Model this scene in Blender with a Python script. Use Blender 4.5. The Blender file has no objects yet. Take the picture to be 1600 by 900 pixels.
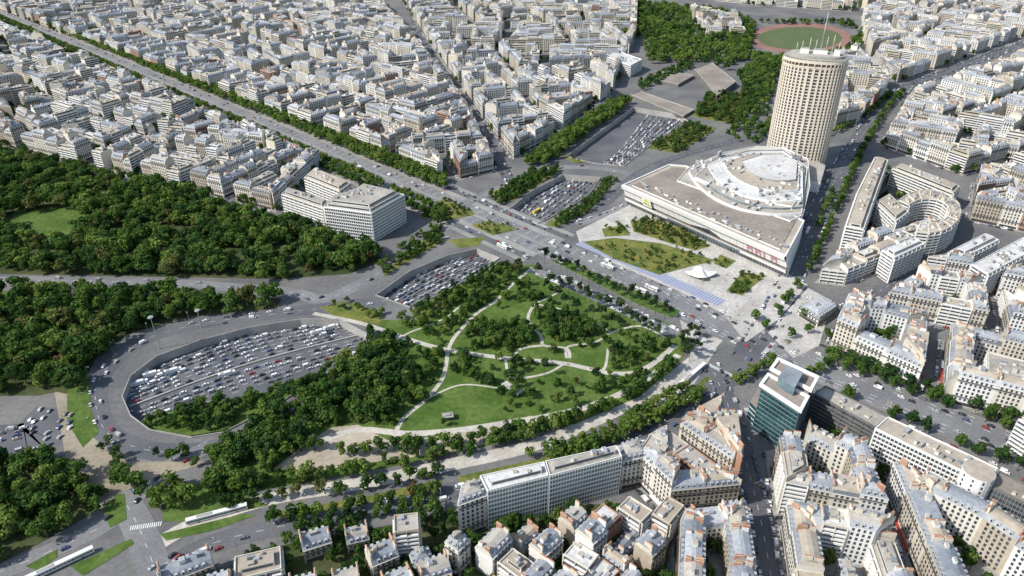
import bpy, math, random, time
import numpy as np
from mathutils import Vector
from mathutils.geometry import delaunay_2d_cdt
T0=time.time()
R=random.Random(11); NR=np.random.RandomState(5)
SC=bpy.context.scene; COL=SC.collection
F=1157.;TH=math.radians(31.2);H=320.;CT=math.cos(TH);ST=math.sin(TH)
# survey: photograph pixel -> ground coordinates in metres
def G(u,v,z=0.0):
    x=(u-800)/F;y=(v-450)/F;t=(H-z)/(ST+y*CT);return (x*t,t*(CT-y*ST))
def GL(pts,z=0.0): return [G(u,v,z) for u,v in pts]
def PX(x,y,z=0.0):
    d=y*CT+(H-z)*ST; up=y*ST+(z-H)*CT
    return 800+F*x/d, 450-F*up/d, d
def inview(x,y,m=40,z=0):
    d=y*CT+(H-z)*ST
    if d<50: return False
    u,v,_=PX(x,y,z); return -m<u<1600+m and -m<v<900+m*1.6

# ---------------------------------------------------------------- materials
MATS={}
def newmat(name):
    m=bpy.data.materials.new(name); m.use_nodes=True; nt=m.node_tree
    for n in list(nt.nodes): nt.nodes.remove(n)
    out=nt.nodes.new('ShaderNodeOutputMaterial'); MATS[name]=m
    return m,nt,out
def ramp(nt,fac,stops):
    r=nt.nodes.new('ShaderNodeValToRGB'); el=r.color_ramp.elements
    while len(el)<len(stops): el.new(0.5)
    for e,(p,c) in zip(el,stops): e.position=p; e.color=(c[0],c[1],c[2],1)
    nt.links.new(fac,r.inputs[0]); return r.outputs[0]
def noise(nt,scale,detail=2,vec=None):
    n=nt.nodes.new('ShaderNodeTexNoise'); n.inputs['Scale'].default_value=scale; n.inputs['Detail'].default_value=detail
    g=nt.nodes.new('ShaderNodeNewGeometry') if vec is None else None
    nt.links.new(g.outputs['Position'] if vec is None else vec,n.inputs['Vector']); return n.outputs['Fac']
def mix(nt,a,b,f,mode='MIX'):
    m=nt.nodes.new('ShaderNodeMix'); m.data_type='RGBA'; m.blend_type=mode
    if isinstance(f,(int,float)): m.inputs[0].default_value=f
    else: nt.links.new(f,m.inputs[0])
    nt.links.new(a,m.inputs[6]); nt.links.new(b,m.inputs[7]); return m.outputs[2]
def surf(name,c1,c2,s1=0.05,s2=1.5,rough=0.85,spec=0.2,metal=0.0,var=0.25):
    m,nt,out=newmat(name)
    a=ramp(nt,noise(nt,s1,2),[(0.35,c1),(0.65,c2)])
    b=ramp(nt,noise(nt,s2,3),[(0.3,(1-var,)*3),(0.7,(1,1,1))])
    c=mix(nt,a,b,1.0,'MULTIPLY')
    p=nt.nodes.new('ShaderNodeBsdfPrincipled'); nt.links.new(c,p.inputs['Base Color'])
    p.inputs['Roughness'].default_value=rough; p.inputs['Specular IOR Level'].default_value=spec; p.inputs['Metallic'].default_value=metal
    nt.links.new(p.outputs[0],out.inputs[0]); return m
def leafmat(name,c1,c2,c3):
    m,nt,out=newmat(name)
    a=ramp(nt,noise(nt,0.07,1),[(0.38,c1),(0.52,c2),(0.66,c3)])
    b=ramp(nt,noise(nt,0.7,2),[(0.34,(0.6,0.65,0.6)),(0.66,(1.25,1.25,1.15))])
    c=mix(nt,a,b,1.0,'MULTIPLY')
    d=nt.nodes.new('ShaderNodeBsdfDiffuse'); t=nt.nodes.new('ShaderNodeBsdfTranslucent')
    nt.links.new(c,d.inputs[0]); nt.links.new(c,t.inputs[0])
    x=nt.nodes.new('ShaderNodeMixShader'); x.inputs[0].default_value=0.33
    nt.links.new(d.outputs[0],x.inputs[1]); nt.links.new(t.outputs[0],x.inputs[2]); nt.links.new(x.outputs[0],out.inputs[0])
surf('ground_mat',(0.14,0.14,0.147),(0.21,0.208,0.20),0.02,0.3)
surf('asphalt',(0.11,0.114,0.128),(0.155,0.158,0.17),0.03,0.6,0.8)
surf('asphalt_light',(0.19,0.193,0.205),(0.25,0.252,0.255),0.03,0.5,0.85)
surf('pavement_mat',(0.27,0.268,0.26),(0.36,0.35,0.335),0.04,0.5)
surf('plaza_stone',(0.44,0.425,0.40),(0.58,0.56,0.53),0.06,0.35,0.85,0.2,0,0.28)
surf('path_pale',(0.48,0.45,0.40),(0.60,0.57,0.51),0.05,0.4)
surf('sand',(0.40,0.35,0.275),(0.52,0.46,0.37),0.05,0.3)
surf('dirt',(0.27,0.235,0.175),(0.37,0.325,0.25),0.03,0.3)
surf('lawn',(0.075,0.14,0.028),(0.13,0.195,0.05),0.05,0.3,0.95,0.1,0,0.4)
surf('meadow',(0.11,0.16,0.04),(0.25,0.24,0.07),0.08,0.5,0.95,0.1,0,0.45)
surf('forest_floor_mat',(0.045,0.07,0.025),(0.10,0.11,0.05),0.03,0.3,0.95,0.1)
surf('paint_white',(0.74,0.74,0.74),(0.80,0.80,0.79),0.1,1.0)
surf('concrete',(0.34,0.335,0.32),(0.44,0.43,0.405),0.05,0.5)
surf('concrete_dark',(0.14,0.14,0.135),(0.20,0.195,0.185),0.05,0.4)
surf('wall0',(0.54,0.49,0.40),(0.66,0.61,0.52),0.03,0.5,0.9,0.1,0,0.18)
surf('wall1',(0.64,0.61,0.54),(0.73,0.70,0.64),0.03,0.5,0.9,0.1,0,0.15)
surf('wall2',(0.44,0.38,0.30),(0.56,0.50,0.41),0.03,0.5,0.9,0.1,0,0.2)
surf('wall3',(0.71,0.71,0.69),(0.78,0.78,0.76),0.03,0.5,0.9,0.1,0,0.1)
surf('brick',(0.36,0.20,0.14),(0.48,0.31,0.22),0.03,1.0,0.9,0.1,0,0.2)
surf('zinc0',(0.22,0.245,0.285),(0.34,0.37,0.41),0.05,0.6,0.5,0.4,0,0.3)
surf('zinc1',(0.36,0.385,0.415),(0.50,0.52,0.55),0.05,0.6,0.5,0.4,0,0.3)
surf('slate',(0.10,0.11,0.135),(0.18,0.19,0.215),0.05,0.8,0.6,0.3)
surf('gravel',(0.36,0.34,0.305),(0.50,0.475,0.43),0.04,0.4)
surf('gravel_white',(0.56,0.56,0.55),(0.70,0.70,0.69),0.04,0.4)
surf('roof_taupe',(0.26,0.225,0.195),(0.35,0.31,0.27),0.03,0.3)
surf('roof_tan',(0.40,0.35,0.285),(0.52,0.465,0.39),0.03,0.3)
surf('chimney_mat',(0.58,0.53,0.44),(0.71,0.66,0.57),0.05,1.0)
surf('pot',(0.42,0.19,0.11),(0.50,0.26,0.15),0.1,2.0)
surf('window_glass',(0.035,0.045,0.06),(0.10,0.12,0.14),0.15,0.5,0.15,0.6)
surf('glass_blue',(0.10,0.16,0.20),(0.20,0.27,0.31),0.08,0.4,0.12,0.7)
surf('glass_teal',(0.012,0.055,0.065),(0.035,0.11,0.12),0.08,0.4,0.1,0.7)
surf('rail',(0.05,0.05,0.055),(0.09,0.09,0.095),0.1,1.0,0.6)
surf('white_panel',(0.75,0.75,0.75),(0.80,0.80,0.80),0.03,0.3,0.6,0.3,0,0.08)
surf('tower_cream',(0.62,0.56,0.47),(0.69,0.63,0.54),0.03,0.3,0.8,0.2,0,0.1)
surf('tower_window',(0.09,0.06,0.045),(0.17,0.12,0.09),0.1,0.4,0.25,0.5)
surf('steel',(0.4,0.41,0.42),(0.5,0.51,0.52),0.1,1,0.4,0.5,0.3)
surf('track_red',(0.28,0.16,0.13),(0.33,0.19,0.16),0.03,0.3)
surf('field_green',(0.10,0.14,0.06),(0.13,0.16,0.07),0.05,0.3)
surf('bark',(0.07,0.055,0.04),(0.11,0.09,0.07),0.3,3)
surf('tyre',(0.015,0.015,0.015),(0.02,0.02,0.02),1,1)
surf('sign_yellow',(0.75,0.65,0.08),(0.8,0.7,0.12),0.1,1)
surf('sign_green',(0.25,0.5,0.12),(0.3,0.55,0.15),0.1,1)
surf('sign_pink',(0.60,0.26,0.36),(0.66,0.32,0.42),0.1,1)
surf('awning_red',(0.45,0.05,0.04),(0.5,0.07,0.05),0.1,1)
surf('bus_yellow',(0.7,0.5,0.06),(0.75,0.55,0.08),0.1,1)
surf('skin',(0.5,0.32,0.24),(0.5,0.32,0.24),1,1)
surf('cloth_dark',(0.04,0.05,0.08),(0.05,0.06,0.09),1,1);surf('cloth_light',(0.6,0.6,0.58),(0.65,0.65,0.62),1,1);surf('cloth_red',(0.4,0.08,0.07),(0.45,0.1,0.08),1,1)
CARC={'car_white':(0.75,0.75,0.75),'car_silver':(0.42,0.43,0.45),'car_grey':(0.16,0.165,0.175),'car_black':(0.025,0.025,0.03),'car_blue':(0.06,0.10,0.22),'car_red':(0.30,0.05,0.045),'car_beige':(0.40,0.36,0.29)}
for k,c in CARC.items(): surf(k,c,tuple(min(1,x*1.05) for x in c),0.3,1,0.25,0.6,0.0,0.04)
leafmat('leaf_green',(0.06,0.118,0.03),(0.09,0.16,0.04),(0.125,0.195,0.055))
leafmat('leaf_dark',(0.036,0.08,0.028),(0.055,0.11,0.035),(0.08,0.14,0.042))
leafmat('leaf_light',(0.115,0.185,0.042),(0.155,0.225,0.055),(0.20,0.26,0.075))
leafmat('leaf_olive',(0.095,0.12,0.038),(0.135,0.15,0.052),(0.16,0.175,0.065))
leafmat('leaf_rust',(0.15,0.11,0.045),(0.19,0.145,0.06),(0.15,0.14,0.055))
leafmat('leaf_pine',(0.028,0.055,0.03),(0.044,0.078,0.036),(0.066,0.10,0.042))
def stripes(name,ca,cb,ang,scale):
    m,nt,out=newmat(name); g=nt.nodes.new('ShaderNodeNewGeometry'); mp=nt.nodes.new('ShaderNodeMapping')
    mp.inputs['Rotation'].default_value=(0,0,ang); nt.links.new(g.outputs['Position'],mp.inputs[0])
    w=nt.nodes.new('ShaderNodeTexWave'); w.inputs['Scale'].default_value=scale; nt.links.new(mp.outputs[0],w.inputs[0])
    c=ramp(nt,w.outputs['Fac'],[(0.45,ca),(0.55,cb)])
    p=nt.nodes.new('ShaderNodeBsdfPrincipled'); nt.links.new(c,p.inputs['Base Color']); p.inputs['Roughness'].default_value=0.6
    nt.links.new(p.outputs[0],out.inputs[0])
stripes('blue_stripes',(0.22,0.25,0.37),(0.36,0.39,0.49),math.radians(45),0.12)

# ---------------------------------------------------------------- mesh accumulator
class MB:
    def __init__(s): s.V=[];s.F=[];s.M=[]
    def face(s,pts,mat):
        n=len(s.V); s.V.extend(pts); s.F.append(tuple(range(n,n+len(pts)))); s.M.append(mat)
    def wall(s,a,b,z0,z1,mat): s.face([(a[0],a[1],z0),(b[0],b[1],z0),(b[0],b[1],z1),(a[0],a[1],z1)],mat)
    def prism(s,poly,z0,z1,wm,tm,bottom=False):
        n=len(poly)
        for i in range(n): s.wall(poly[i],poly[(i+1)%n],z0,z1,wm)
        s.face([(p[0],p[1],z1) for p in poly],tm)
        if bottom: s.face([(p[0],p[1],z0) for p in reversed(poly)],wm)
    def box(s,cx,cy,z0,lx,ly,lz,ang,wm,tm=None,bottom=False):
        c,d=math.cos(ang),math.sin(ang)
        P=[(cx+x*c-y*d,cy+x*d+y*c) for x,y in ((-lx/2,-ly/2),(lx/2,-ly/2),(lx/2,ly/2),(-lx/2,ly/2))]
        s.prism(P,z0,z0+lz,wm,tm or wm,bottom)
    def build(s,name,smooth=False,origin=None):
        me=bpy.data.meshes.new(name)
        V=np.array(s.V,dtype=np.float32).reshape(-1,3)
        if origin is not None: V=V-np.array(origin,dtype=np.float32)
        names=sorted(set(s.M)); idx={k:i for i,k in enumerate(names)}
        lens=np.fromiter((len(f) for f in s.F),dtype=np.int32,count=len(s.F))
        vi=np.fromiter((i for f in s.F for i in f),dtype=np.int32)
        fillmesh(me,V,vi,lens,np.fromiter((idx[m] for m in s.M),dtype=np.int32,count=len(s.M)))
        for k in names: me.materials.append(MATS[k])
        return me
def fillmesh(me,V,vi,lens,mi):
    me.vertices.add(len(V)); me.vertices.foreach_set('co',V.ravel())
    me.loops.add(len(vi)); me.polygons.add(len(lens))
    st=np.zeros(len(lens),dtype=np.int32); st[1:]=np.cumsum(lens)[:-1]
    me.polygons.foreach_set('loop_start',st); me.polygons.foreach_set('vertices',vi)
    me.polygons.foreach_set('material_index',mi); me.update(calc_edges=True); me.validate()
def obj(name,me,parent=None,loc=None,kind=None,label=None,cat=None,group=None):
    o=bpy.data.objects.new(name,me); COL.objects.link(o)
    if loc is not None: o.location=loc
    if parent is not None: o.parent=parent
    if kind: o['kind']=kind
    if label: o['label']=label
    if cat: o['category']=cat
    if group: o['group']=group
    return o

# ---------------------------------------------------------------- 2D geometry
def area(P): return 0.5*sum(P[i][0]*P[(i+1)%len(P)][1]-P[(i+1)%len(P)][0]*P[i][1] for i in range(len(P)))
def ccw(P): return list(P) if area(P)>0 else list(reversed(P))
def hull(P):
    P=sorted(set(P)); 
    def h(Q):
        r=[]
        for p in Q:
            while len(r)>1 and (r[-1][0]-r[-2][0])*(p[1]-r[-2][1])-(r[-1][1]-r[-2][1])*(p[0]-r[-2][0])<=0: r.pop()
            r.append(p)
        return r
    a=h(P);b=h(P[::-1]); return a[:-1]+b[:-1]
def clip(P,L,n,c,lab):
    oP=[];oL=[];N=len(P)
    D=[n[0]*p[0]+n[1]*p[1]-c for p in P]
    for i in range(N):
        j=(i+1)%N;a,b=P[i],P[j]
        if D[i]<=0:
            oP.append(a);oL.append(L[i])
            if D[j]>0:
                t=D[i]/(D[i]-D[j]);oP.append((a[0]+t*(b[0]-a[0]),a[1]+t*(b[1]-a[1])));oL.append(lab)
        elif D[j]<=0:
            t=D[i]/(D[i]-D[j]);oP.append((a[0]+t*(b[0]-a[0]),a[1]+t*(b[1]-a[1])));oL.append(L[i])
    k=0
    while k<len(oP) and len(oP)>2:
        q=oP[(k+1)%len(oP)]
        if abs(q[0]-oP[k][0])+abs(q[1]-oP[k][1])<0.3:
            oP.pop(k);oL.pop(k)
        else:k+=1
    return oP,oL
def edge(P,i):
    a,b=P[i],P[(i+1)%len(P)];dx,dy=b[0]-a[0],b[1]-a[1];l=math.hypot(dx,dy) or 1e-6
    return a,b,l,(dx/l,dy/l),(dy/l,-dx/l)
def inset(P,d,L=None):
    Q,M=list(P),list(L or ['S']*len(P))
    for i in range(len(P)):
        a,b,l,t,n=edge(P,i); Q,M=clip(Q,M,n,n[0]*a[0]+n[1]*a[1]-d,(L or ['S']*len(P))[i])
        if len(Q)<3: return [],[]
    return Q,M
def offs(P,ds):
    N=len(P);lines=[]
    for i in range(N):
        a,b,l,t,n=edge(P,i); lines.append((n,n[0]*a[0]+n[1]*a[1]-ds[i],t))
    out=[]
    for i in range(N):
        n1,c1,_=lines[i-1];n2,c2,_=lines[i];det=n1[0]*n2[1]-n1[1]*n2[0]
        if abs(det)<0.15: 
            p=P[i]; d=(ds[i-1]+ds[i])/2; out.append((p[0]-n2[0]*d,p[1]-n2[1]*d)); continue
        out.append(((c1*n2[1]-c2*n1[1])/det,(n1[0]*c2-n2[0]*c1)/det))
    for i in range(N):
        a,b=out[i],out[(i+1)%N];t=lines[i][2]
        if (b[0]-a[0])*t[0]+(b[1]-a[1])*t[1]<0.2: return None
    return out
def pip(x,y,P):
    r=False;j=len(P)-1
    for i in range(len(P)):
        if (P[i][1]>y)!=(P[j][1]>y) and x<(P[j][0]-P[i][0])*(y-P[i][1])/(P[j][1]-P[i][1])+P[i][0]: r=not r
        j=i
    return r
def smooth(pts,n=8,closed=False):
    out=[];N=len(pts)
    if N<3: return list(pts)
    for i in range(N if closed else N-1):
        if closed: p0,p1,p2,p3=pts[i-1],pts[i],pts[(i+1)%N],pts[(i+2)%N]
        else: p0,p1,p2,p3=pts[max(i-1,0)],pts[i],pts[i+1],pts[min(i+2,N-1)]
        for k in range(n):
            t=k/n
            out.append(tuple(0.5*(2*p1[a]+(p2[a]-p0[a])*t+(2*p0[a]-5*p1[a]+4*p2[a]-p3[a])*t*t+(3*p1[a]-p0[a]-3*p2[a]+p3[a])*t**3) for a in (0,1)))
    if not closed: out.append(tuple(pts[-1]))
    return out
def offline(L,o):
    out=[]
    for i in range(len(L)):
        a=L[max(i-1,0)];b=L[min(i+1,len(L)-1)];dx,dy=b[0]-a[0],b[1]-a[1];l=math.hypot(dx,dy) or 1
        out.append((L[i][0]+dy/l*o,L[i][1]-dx/l*o))
    return out
def resample(L,step):
    out=[];acc=0.0;nxt=0.0
    for i in range(len(L)-1):
        a,b=L[i],L[i+1];l=math.hypot(b[0]-a[0],b[1]-a[1])
        if l<1e-6: continue
        while nxt<=acc+l:
            t=(nxt-acc)/l;out.append((a[0]+t*(b[0]-a[0]),a[1]+t*(b[1]-a[1]),math.atan2(b[1]-a[1],b[0]-a[0])));nxt+=step
        acc+=l
    return out

# ---------------------------------------------------------------- trenches
TR={'a':GL([(192,620),(205,588),(245,558),(310,534),(390,513),(470,500),(530,500),(572,522),(572,545),(500,592),(420,640),(350,676),(300,684),(235,672),(205,650)]),
 'b':GL([(588,462),(640,425),(700,400),(745,390),(780,404),(745,430),(680,464),(640,480)]),
 'c':GL([(795,328),(830,300),(880,274),(938,278),(920,305),(880,330),(840,350)]),
 'd':GL([(885,245),(940,205),(990,168),(1060,180),(1075,190),(1010,232),(975,260),(930,256)])}
TR={k:ccw(v) for k,v in TR.items()}
TZ=-6.0
def intrench(x,y): return any(pip(x,y,P) for P in TR.values())
def sheet(name,outers,z,mat,holes=True,thick=0.0,label=None):
    V=[];E=[]
    for P in outers+(list(TR.values()) if holes else []):
        n=len(V)
        V+= [Vector(p) for p in P]; E+=[(n+i,n+(i+1)%len(P)) for i in range(len(P))]
    r=delaunay_2d_cdt(V,E,[],0,1e-3)
    vs=r[0]; mb=MB()
    for f in r[2]:
        cx=sum(vs[i][0] for i in f)/len(f);cy=sum(vs[i][1] for i in f)/len(f)
        if any(pip(cx,cy,P) for P in outers) and not(holes and intrench(cx,cy)):
            mb.face([(vs[i][0],vs[i][1],z) for i in f],mat)
    if thick>0:
        for P in outers:
            P=ccw(P)
            for i in range(len(P)): mb.wall(P[i],P[(i+1)%len(P)],z-thick,z,'concrete')
    return obj(name,mb.build(name),kind='structure')
def ribbon(mb,L,w,z,mat,off=0.0):
    A=offline(L,off+w/2);B=offline(L,off-w/2)
    for i in range(len(L)-1): mb.face([(A[i][0],A[i][1],z),(A[i+1][0],A[i+1][1],z),(B[i+1][0],B[i+1][1],z),(B[i][0],B[i][1],z)],mat)
def dashes(mb,L,z,off,w=0.22,dl=4,gap=7):
    for x,y,a in resample(offline(L,off),dl+gap):
        c,s=math.cos(a)*dl/2,math.sin(a)*dl/2;nx,ny=-math.sin(a)*w/2,math.cos(a)*w/2
        mb.face([(x-c-nx,y-s-ny,z),(x+c-nx,y+s-ny,z),(x+c+nx,y+s+ny,z),(x-c+nx,y-s+ny,z)],'paint_white')

BIG=6000
sheet('ground',[[(-BIG,-600),(BIG,-600),(BIG,9000),(-BIG,9000)]],0.0,'ground_mat')
for k,P in TR.items():
    mb=MB(); mb.face([(p[0],p[1],TZ) for p in P],'asphalt'); obj('sunken_road',mb.build('sunken_road'),kind='structure')
    mb=MB()
    for i in range(len(P)):
        a,b=P[i],P[(i+1)%len(P)]; mb.wall(b,a,TZ,0.0,'concrete')
    Q=offs(P,[-0.5]*len(P)) or P
    for i in range(len(P)):
        a,b=P[i],P[(i+1)%len(P)];c,d=Q[(i+1)%len(P)],Q[i]
        mb.wall(b,a,0,1.0,'concrete');mb.wall(d,c,0,1.0,'concrete')
        mb.face([(a[0],a[1],1.0),(b[0],b[1],1.0),(c[0],c[1],1.0),(d[0],d[1],1.0)],'concrete')
    obj('retaining_wall',mb.build('retaining_wall'),label='pale concrete retaining wall around the sunken motorway',cat='wall')

# ---------------------------------------------------------------- roads and surfaces
roads=MB(); marks=MB(); ZR=[0.03]
def zr(): ZR[0]+=0.008; return ZR[0]
AV=[G(-250,-86),G(0,20),G(400,190),G(700,318),G(860,388)]
AV2=[G(858,387),G(1000,446),G(1130,508),G(1260,566),G(1420,632),G(1750,768)]
AVl=[(p[0],p[1]) for p in resample(AV,12)]
AV2l=smooth(AV2,6)
pav=MB(); ribbon(pav,AVl,74,0.02,'pavement_mat'); obj('pavement',pav.build('pavement'),kind='structure')
z=zr();ribbon(roads,AVl,30,z,'asphalt_light'); ribbon(roads,AVl,8,z,'asphalt',27);ribbon(roads,AVl,8,z,'asphalt',-27)
med=MB(); ribbon(med,AVl,4,0.2,'pavement_mat'); obj('median_strip',med.build('median_strip'),kind='structure')
for o in (-12,-8.5,-5,5,8.5,12): dashes(marks,AVl,z+.004,o,0.35)
z=zr();ribbon(roads,AV2l,36,z,'asphalt_light')
for o in (-14,-10,-6,6,10,14): dashes(marks,AV2l,z+.004,o,0.35)
def road(px,w,mat='asphalt',z=None,off=0,mk=True):
    z=zr(); L=smooth(GL(px),8); ribbon(roads,L,w,z,mat,off)
    if mk and w>8: dashes(marks,L,z+0.004,0)
    return L
rForest=road([(-60,438),(200,440),(440,455),(500,468),(560,445),(640,395),(700,352)],13,'asphalt_light')
rRamp=smooth(GL([(600,470),(520,480),(440,489),(330,503),(240,525),(182,560),(152,600),(152,645),(172,680),(225,702),(290,706),(350,694),(420,657),(500,610),(580,560)]),8)
z=zr();ribbon(roads,rRamp,15,z,'asphalt'); dashes(marks,rRamp,z+.004,0)
rBruix=road([(215,872),(300,820),(420,780),(560,756),(700,727),(830,697),(930,657),(1020,612),(1080,567),(1120,528)],10,'path_pale',0.05,0,False)
rOut=road([(240,900),(330,850),(450,820),(580,795),(700,768),(850,742),(970,695),(1060,648),(1130,600),(1180,575)],13,'asphalt')
rSW=road([(-80,700),(40,690),(100,640)],40,'asphalt',0.03,0,False)
rJ1=road([(-40,910),(100,852),(185,805),(240,745),(330,695)],12,'asphalt_light')
rJ2=road([(180,760),(215,820),(250,910)],16,'asphalt_light',0.05)
rRight=road([(1165,560),(1215,480),(1250,400),(1300,290),(1345,215),(1400,148),(1500,105),(1700,30)],22,'asphalt',0.04)
rCan=road([(1110,570),(1140,640),(1165,720),(1190,820),(1215,960)],14,'asphalt')
rCity=road([(640,10),(660,60),(740,190),(785,262),(800,300)],14,'asphalt')
rSide=road([(700,330),(790,290),(880,262),(975,270),(1010,300),(960,330),(900,350)],12,'asphalt_light',0.055)
rP=road([(930,330),(965,300),(1000,270),(1060,245),(1200,205)],12,'asphalt',0.05)
rRt=road([(1262,470),(1330,480),(1400,440),(1500,400),(1700,380)],12,'asphalt')
obj('roads',roads.build('roads'),kind='structure')
def zebra(u,v,a,n=6,w=2.0):
    x,y=G(u,v)
    for k in range(-n,n+1):
        px_,py_=x+k*1.1*math.cos(a),y+k*1.1*math.sin(a);c,s_=math.cos(a),math.sin(a)
        marks.face([(px_-.3*c+w*s_,py_-.3*s_-w*c,.2),(px_+.3*c+w*s_,py_+.3*s_-w*c,.2),(px_+.3*c-w*s_,py_+.3*s_+w*c,.2),(px_-.3*c-w*s_,py_-.3*s_+w*c,.2)],'paint_white')
for q in [(228,822,0.2,7),(1135,583,-0.75,12),(700,345,0.8,9),(1090,538,.8,8),(845,352,-0.7,8),(1180,640,0,6),(1200,545,.9,8),(690,372,.3,6)]: zebra(*q,w=1.6)
PARK=GL([(595,500),(650,500),(720,462),(795,414),(835,414),(1058,512),(1075,535),(1065,562),(1000,620),(900,662),(760,697),(600,732),(430,763),(345,775),(325,742),(385,692),(470,637),(560,577),(585,550)])
sheet('park_lawn',[PARK],0.22,'lawn',True,0.2)
FOR1=GL([(-250,170),(0,236),(200,285),(440,350),(590,395),(600,408),(545,428),(440,436),(0,428),(-250,420)])
FOR2=GL([(-250,450),(440,466),(432,482),(300,494),(200,522),(150,560),(120,620),(90,612),(60,618),(-200,622)])
FOR3=GL([(-200,735),(60,712),(95,720),(135,760),(150,800),(60,850),(-100,930)])
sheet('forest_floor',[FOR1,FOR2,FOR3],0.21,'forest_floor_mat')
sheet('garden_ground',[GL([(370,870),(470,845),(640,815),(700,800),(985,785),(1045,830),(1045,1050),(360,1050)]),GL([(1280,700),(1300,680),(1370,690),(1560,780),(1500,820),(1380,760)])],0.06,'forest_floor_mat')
sheet('dirt_ground',[GL([(85,612),(125,620),(140,680),(200,722),(330,722),(250,745),(190,770),(150,800),(110,770),(100,700)])],0.205,'dirt')
sheet('clearing_lawn',[GL([(20,330),(100,322),(170,350),(120,378),(60,385),(20,365)]),GL([(105,600),(140,590),(142,640),(155,675),(130,700),(105,660)]),
   GL([(250,835),(380,803),(400,805),(330,830),(260,845)]),GL([(40,885),(90,858),(90,870),(60,892)]),GL([(110,885),(205,842),(210,850),(130,900)]),GL([(160,795),(185,772),(195,772),(198,812),(172,825)]),GL([(0,455),(60,452),(90,470),(40,485),(0,480)]),
   GL([(250,760),(330,755),(420,790),(300,815),(255,815)])],0.225,'lawn')
def beds(name,polys,mat,z=0.24): sheet(name,[GL(p) for p in polys],z,mat,True,0.2)
beds('planting_bed',[[(600,425),(690,352),(692,378),(640,408),(600,432)],[(655,340),(690,312),(715,318),(745,335),(700,345)],[(735,352),(765,345),(812,358),(770,368)],
  [(700,375),(760,370),(745,385),(715,388)],[(770,300),(830,270),(878,262),(860,278),(800,315),(780,318)],[(850,352),(925,308),(945,280),(960,283),(920,330),(870,356)],
  [(870,240),(930,250),(900,256)],[(500,480),(540,470),(600,490),(590,512),(530,500)],[(1010,232),(1075,193),(1120,200),(1060,240)],[(1080,182),(1150,195),(1180,150),(1110,150)],[(640,486),(780,412),(795,410),(700,478),(650,498)],
  [(850,715),(970,665),(1070,615),(1105,588),(1112,590),(1060,636),(960,685),(850,735),(720,757),(715,745)],[(430,800),(560,778),(690,750),(690,762),(560,790),(440,812)]],'meadow')
VERGE=GL([(858,406),(885,406),(1062,486),(1050,497),(1000,478)])
sheet('green_verge',[VERGE],0.245,'lawn',True,0.2)
sheet('plaza_paving',[GL([(955,335),(990,318),(1100,368),(1235,430),(1262,445),(1215,500),(1165,535),(1130,490),(1060,455),(960,412),(905,378),(900,362)])],0.17,'plaza_stone')
sheet('pavement',[GL([(1062,500),(1085,512),(1120,545),(1085,600),(1040,630),(1010,640),(1060,590),(1080,560)]),GL([(1200,520),(1262,450),(1300,470),(1280,540),(1240,560)])],0.165,'plaza_stone')
sheet('plaza_garden',[GL(p) for p in [[(910,378),(960,372),(1030,380),(1080,395),(1120,408),(1085,415),(1030,430),(960,405)],[(985,345),(1030,345),(1075,362),(1110,385),(1085,392),(1030,375),(990,362)],[(1160,425),(1195,432),(1160,462),(1135,455)],[(940,358),(975,352),(985,368),(945,370)],[(1125,398),(1150,408),(1135,420),(1115,412)]]],0.3,'meadow')
mb=MB(); ribbon(mb,GL([(905,379),(970,405),(1128,474)]),12,0.26,'blue_stripes'); obj('blue_paved_path',mb.build('blue_paved_path'),kind='structure')
for k in range(16):
    a=G(960+k*17,335+k*7);b=G(905+k*17.5,380+k*8.2)
    dx_,dy_=b[0]-a[0],b[1]-a[1];l_=math.hypot(dx_,dy_);nx,ny=-dy_/l_*.2,dx_/l_*.2
    marks.face([(a[0]-nx,a[1]-ny,.18),(a[0]+nx,a[1]+ny,.18),(b[0]+nx,b[1]+ny,.18),(b[0]-nx,b[1]-ny,.18)],'concrete')
obj('road_markings',marks.build('road_markings'),kind='structure')
# park paths
paths=MB();PPTS=[]
ZP=[.25]
def path(px,w,mat='path_pale',z=None,k=.8):
    w*=k;ZP[0]+=.006;L=smooth(GL(px),8); ribbon(paths,L,w,ZP[0],mat)
    PPTS.extend([(x,y,w/2+1.9) for x,y,a in resample(L,3)]); return L
PL=[path([(490,490),(570,507),(640,531),(700,547),(790,560),(880,568),(960,584),(1010,575),(1055,540)],5.4),
 path([(700,547),(712,525),(745,490),(775,470),(800,445),(832,418)],3.6),
 path([(700,547),(692,590),(665,625),(630,655),(612,690)],3.6),
 path([(835,475),(825,500),(845,525),(850,540),(885,545),(890,560)],3.2),
 path([(850,540),(815,545),(800,560)],3),path([(885,560),(888,542),(930,535),(955,520),(1000,510),(1040,528)],2.4),
 path([(835,475),(870,458),(868,446)],2.4),path([(790,562),(800,590),(850,585),(880,570)],2.4),
 path([(500,690),(560,672),(640,678),(720,672),(800,660),(860,650),(930,632),(1000,600),(1060,555)],6.5),
 path([(930,582),(945,575),(950,545)],2.4),path([(620,532),(640,520),(690,500),(730,470)],2.2),
 path([(835,475),(900,490),(955,520)],2.2),path([(665,625),(720,602),(785,608)],1.8)]
obj('park_paths',paths.build('park_paths'),kind='structure')
pr=MB();rPine=smooth(GL([(838,423),(930,463),(1058,524)]),8);ribbon(pr,rPine,13,.262,'asphalt_light');obj('service_road',pr.build('service_road'),kind='structure')
PPTS.extend([(x,y,8.5) for x,y,a in resample(rPine,4)])
SAND=GL([(430,732),(480,690),(520,668),(560,664),(605,688),(640,688),(720,676),(830,650),(838,668),(720,706),(600,720),(500,735)])
sheet('sandy_ground',[SAND],0.24,'sand')
ISL=ccw(GL([(212,652),(250,640),(330,622),(430,603),(520,577),(548,572),(500,592),(420,634),(345,666),(295,674),(240,668)],0))
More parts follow.
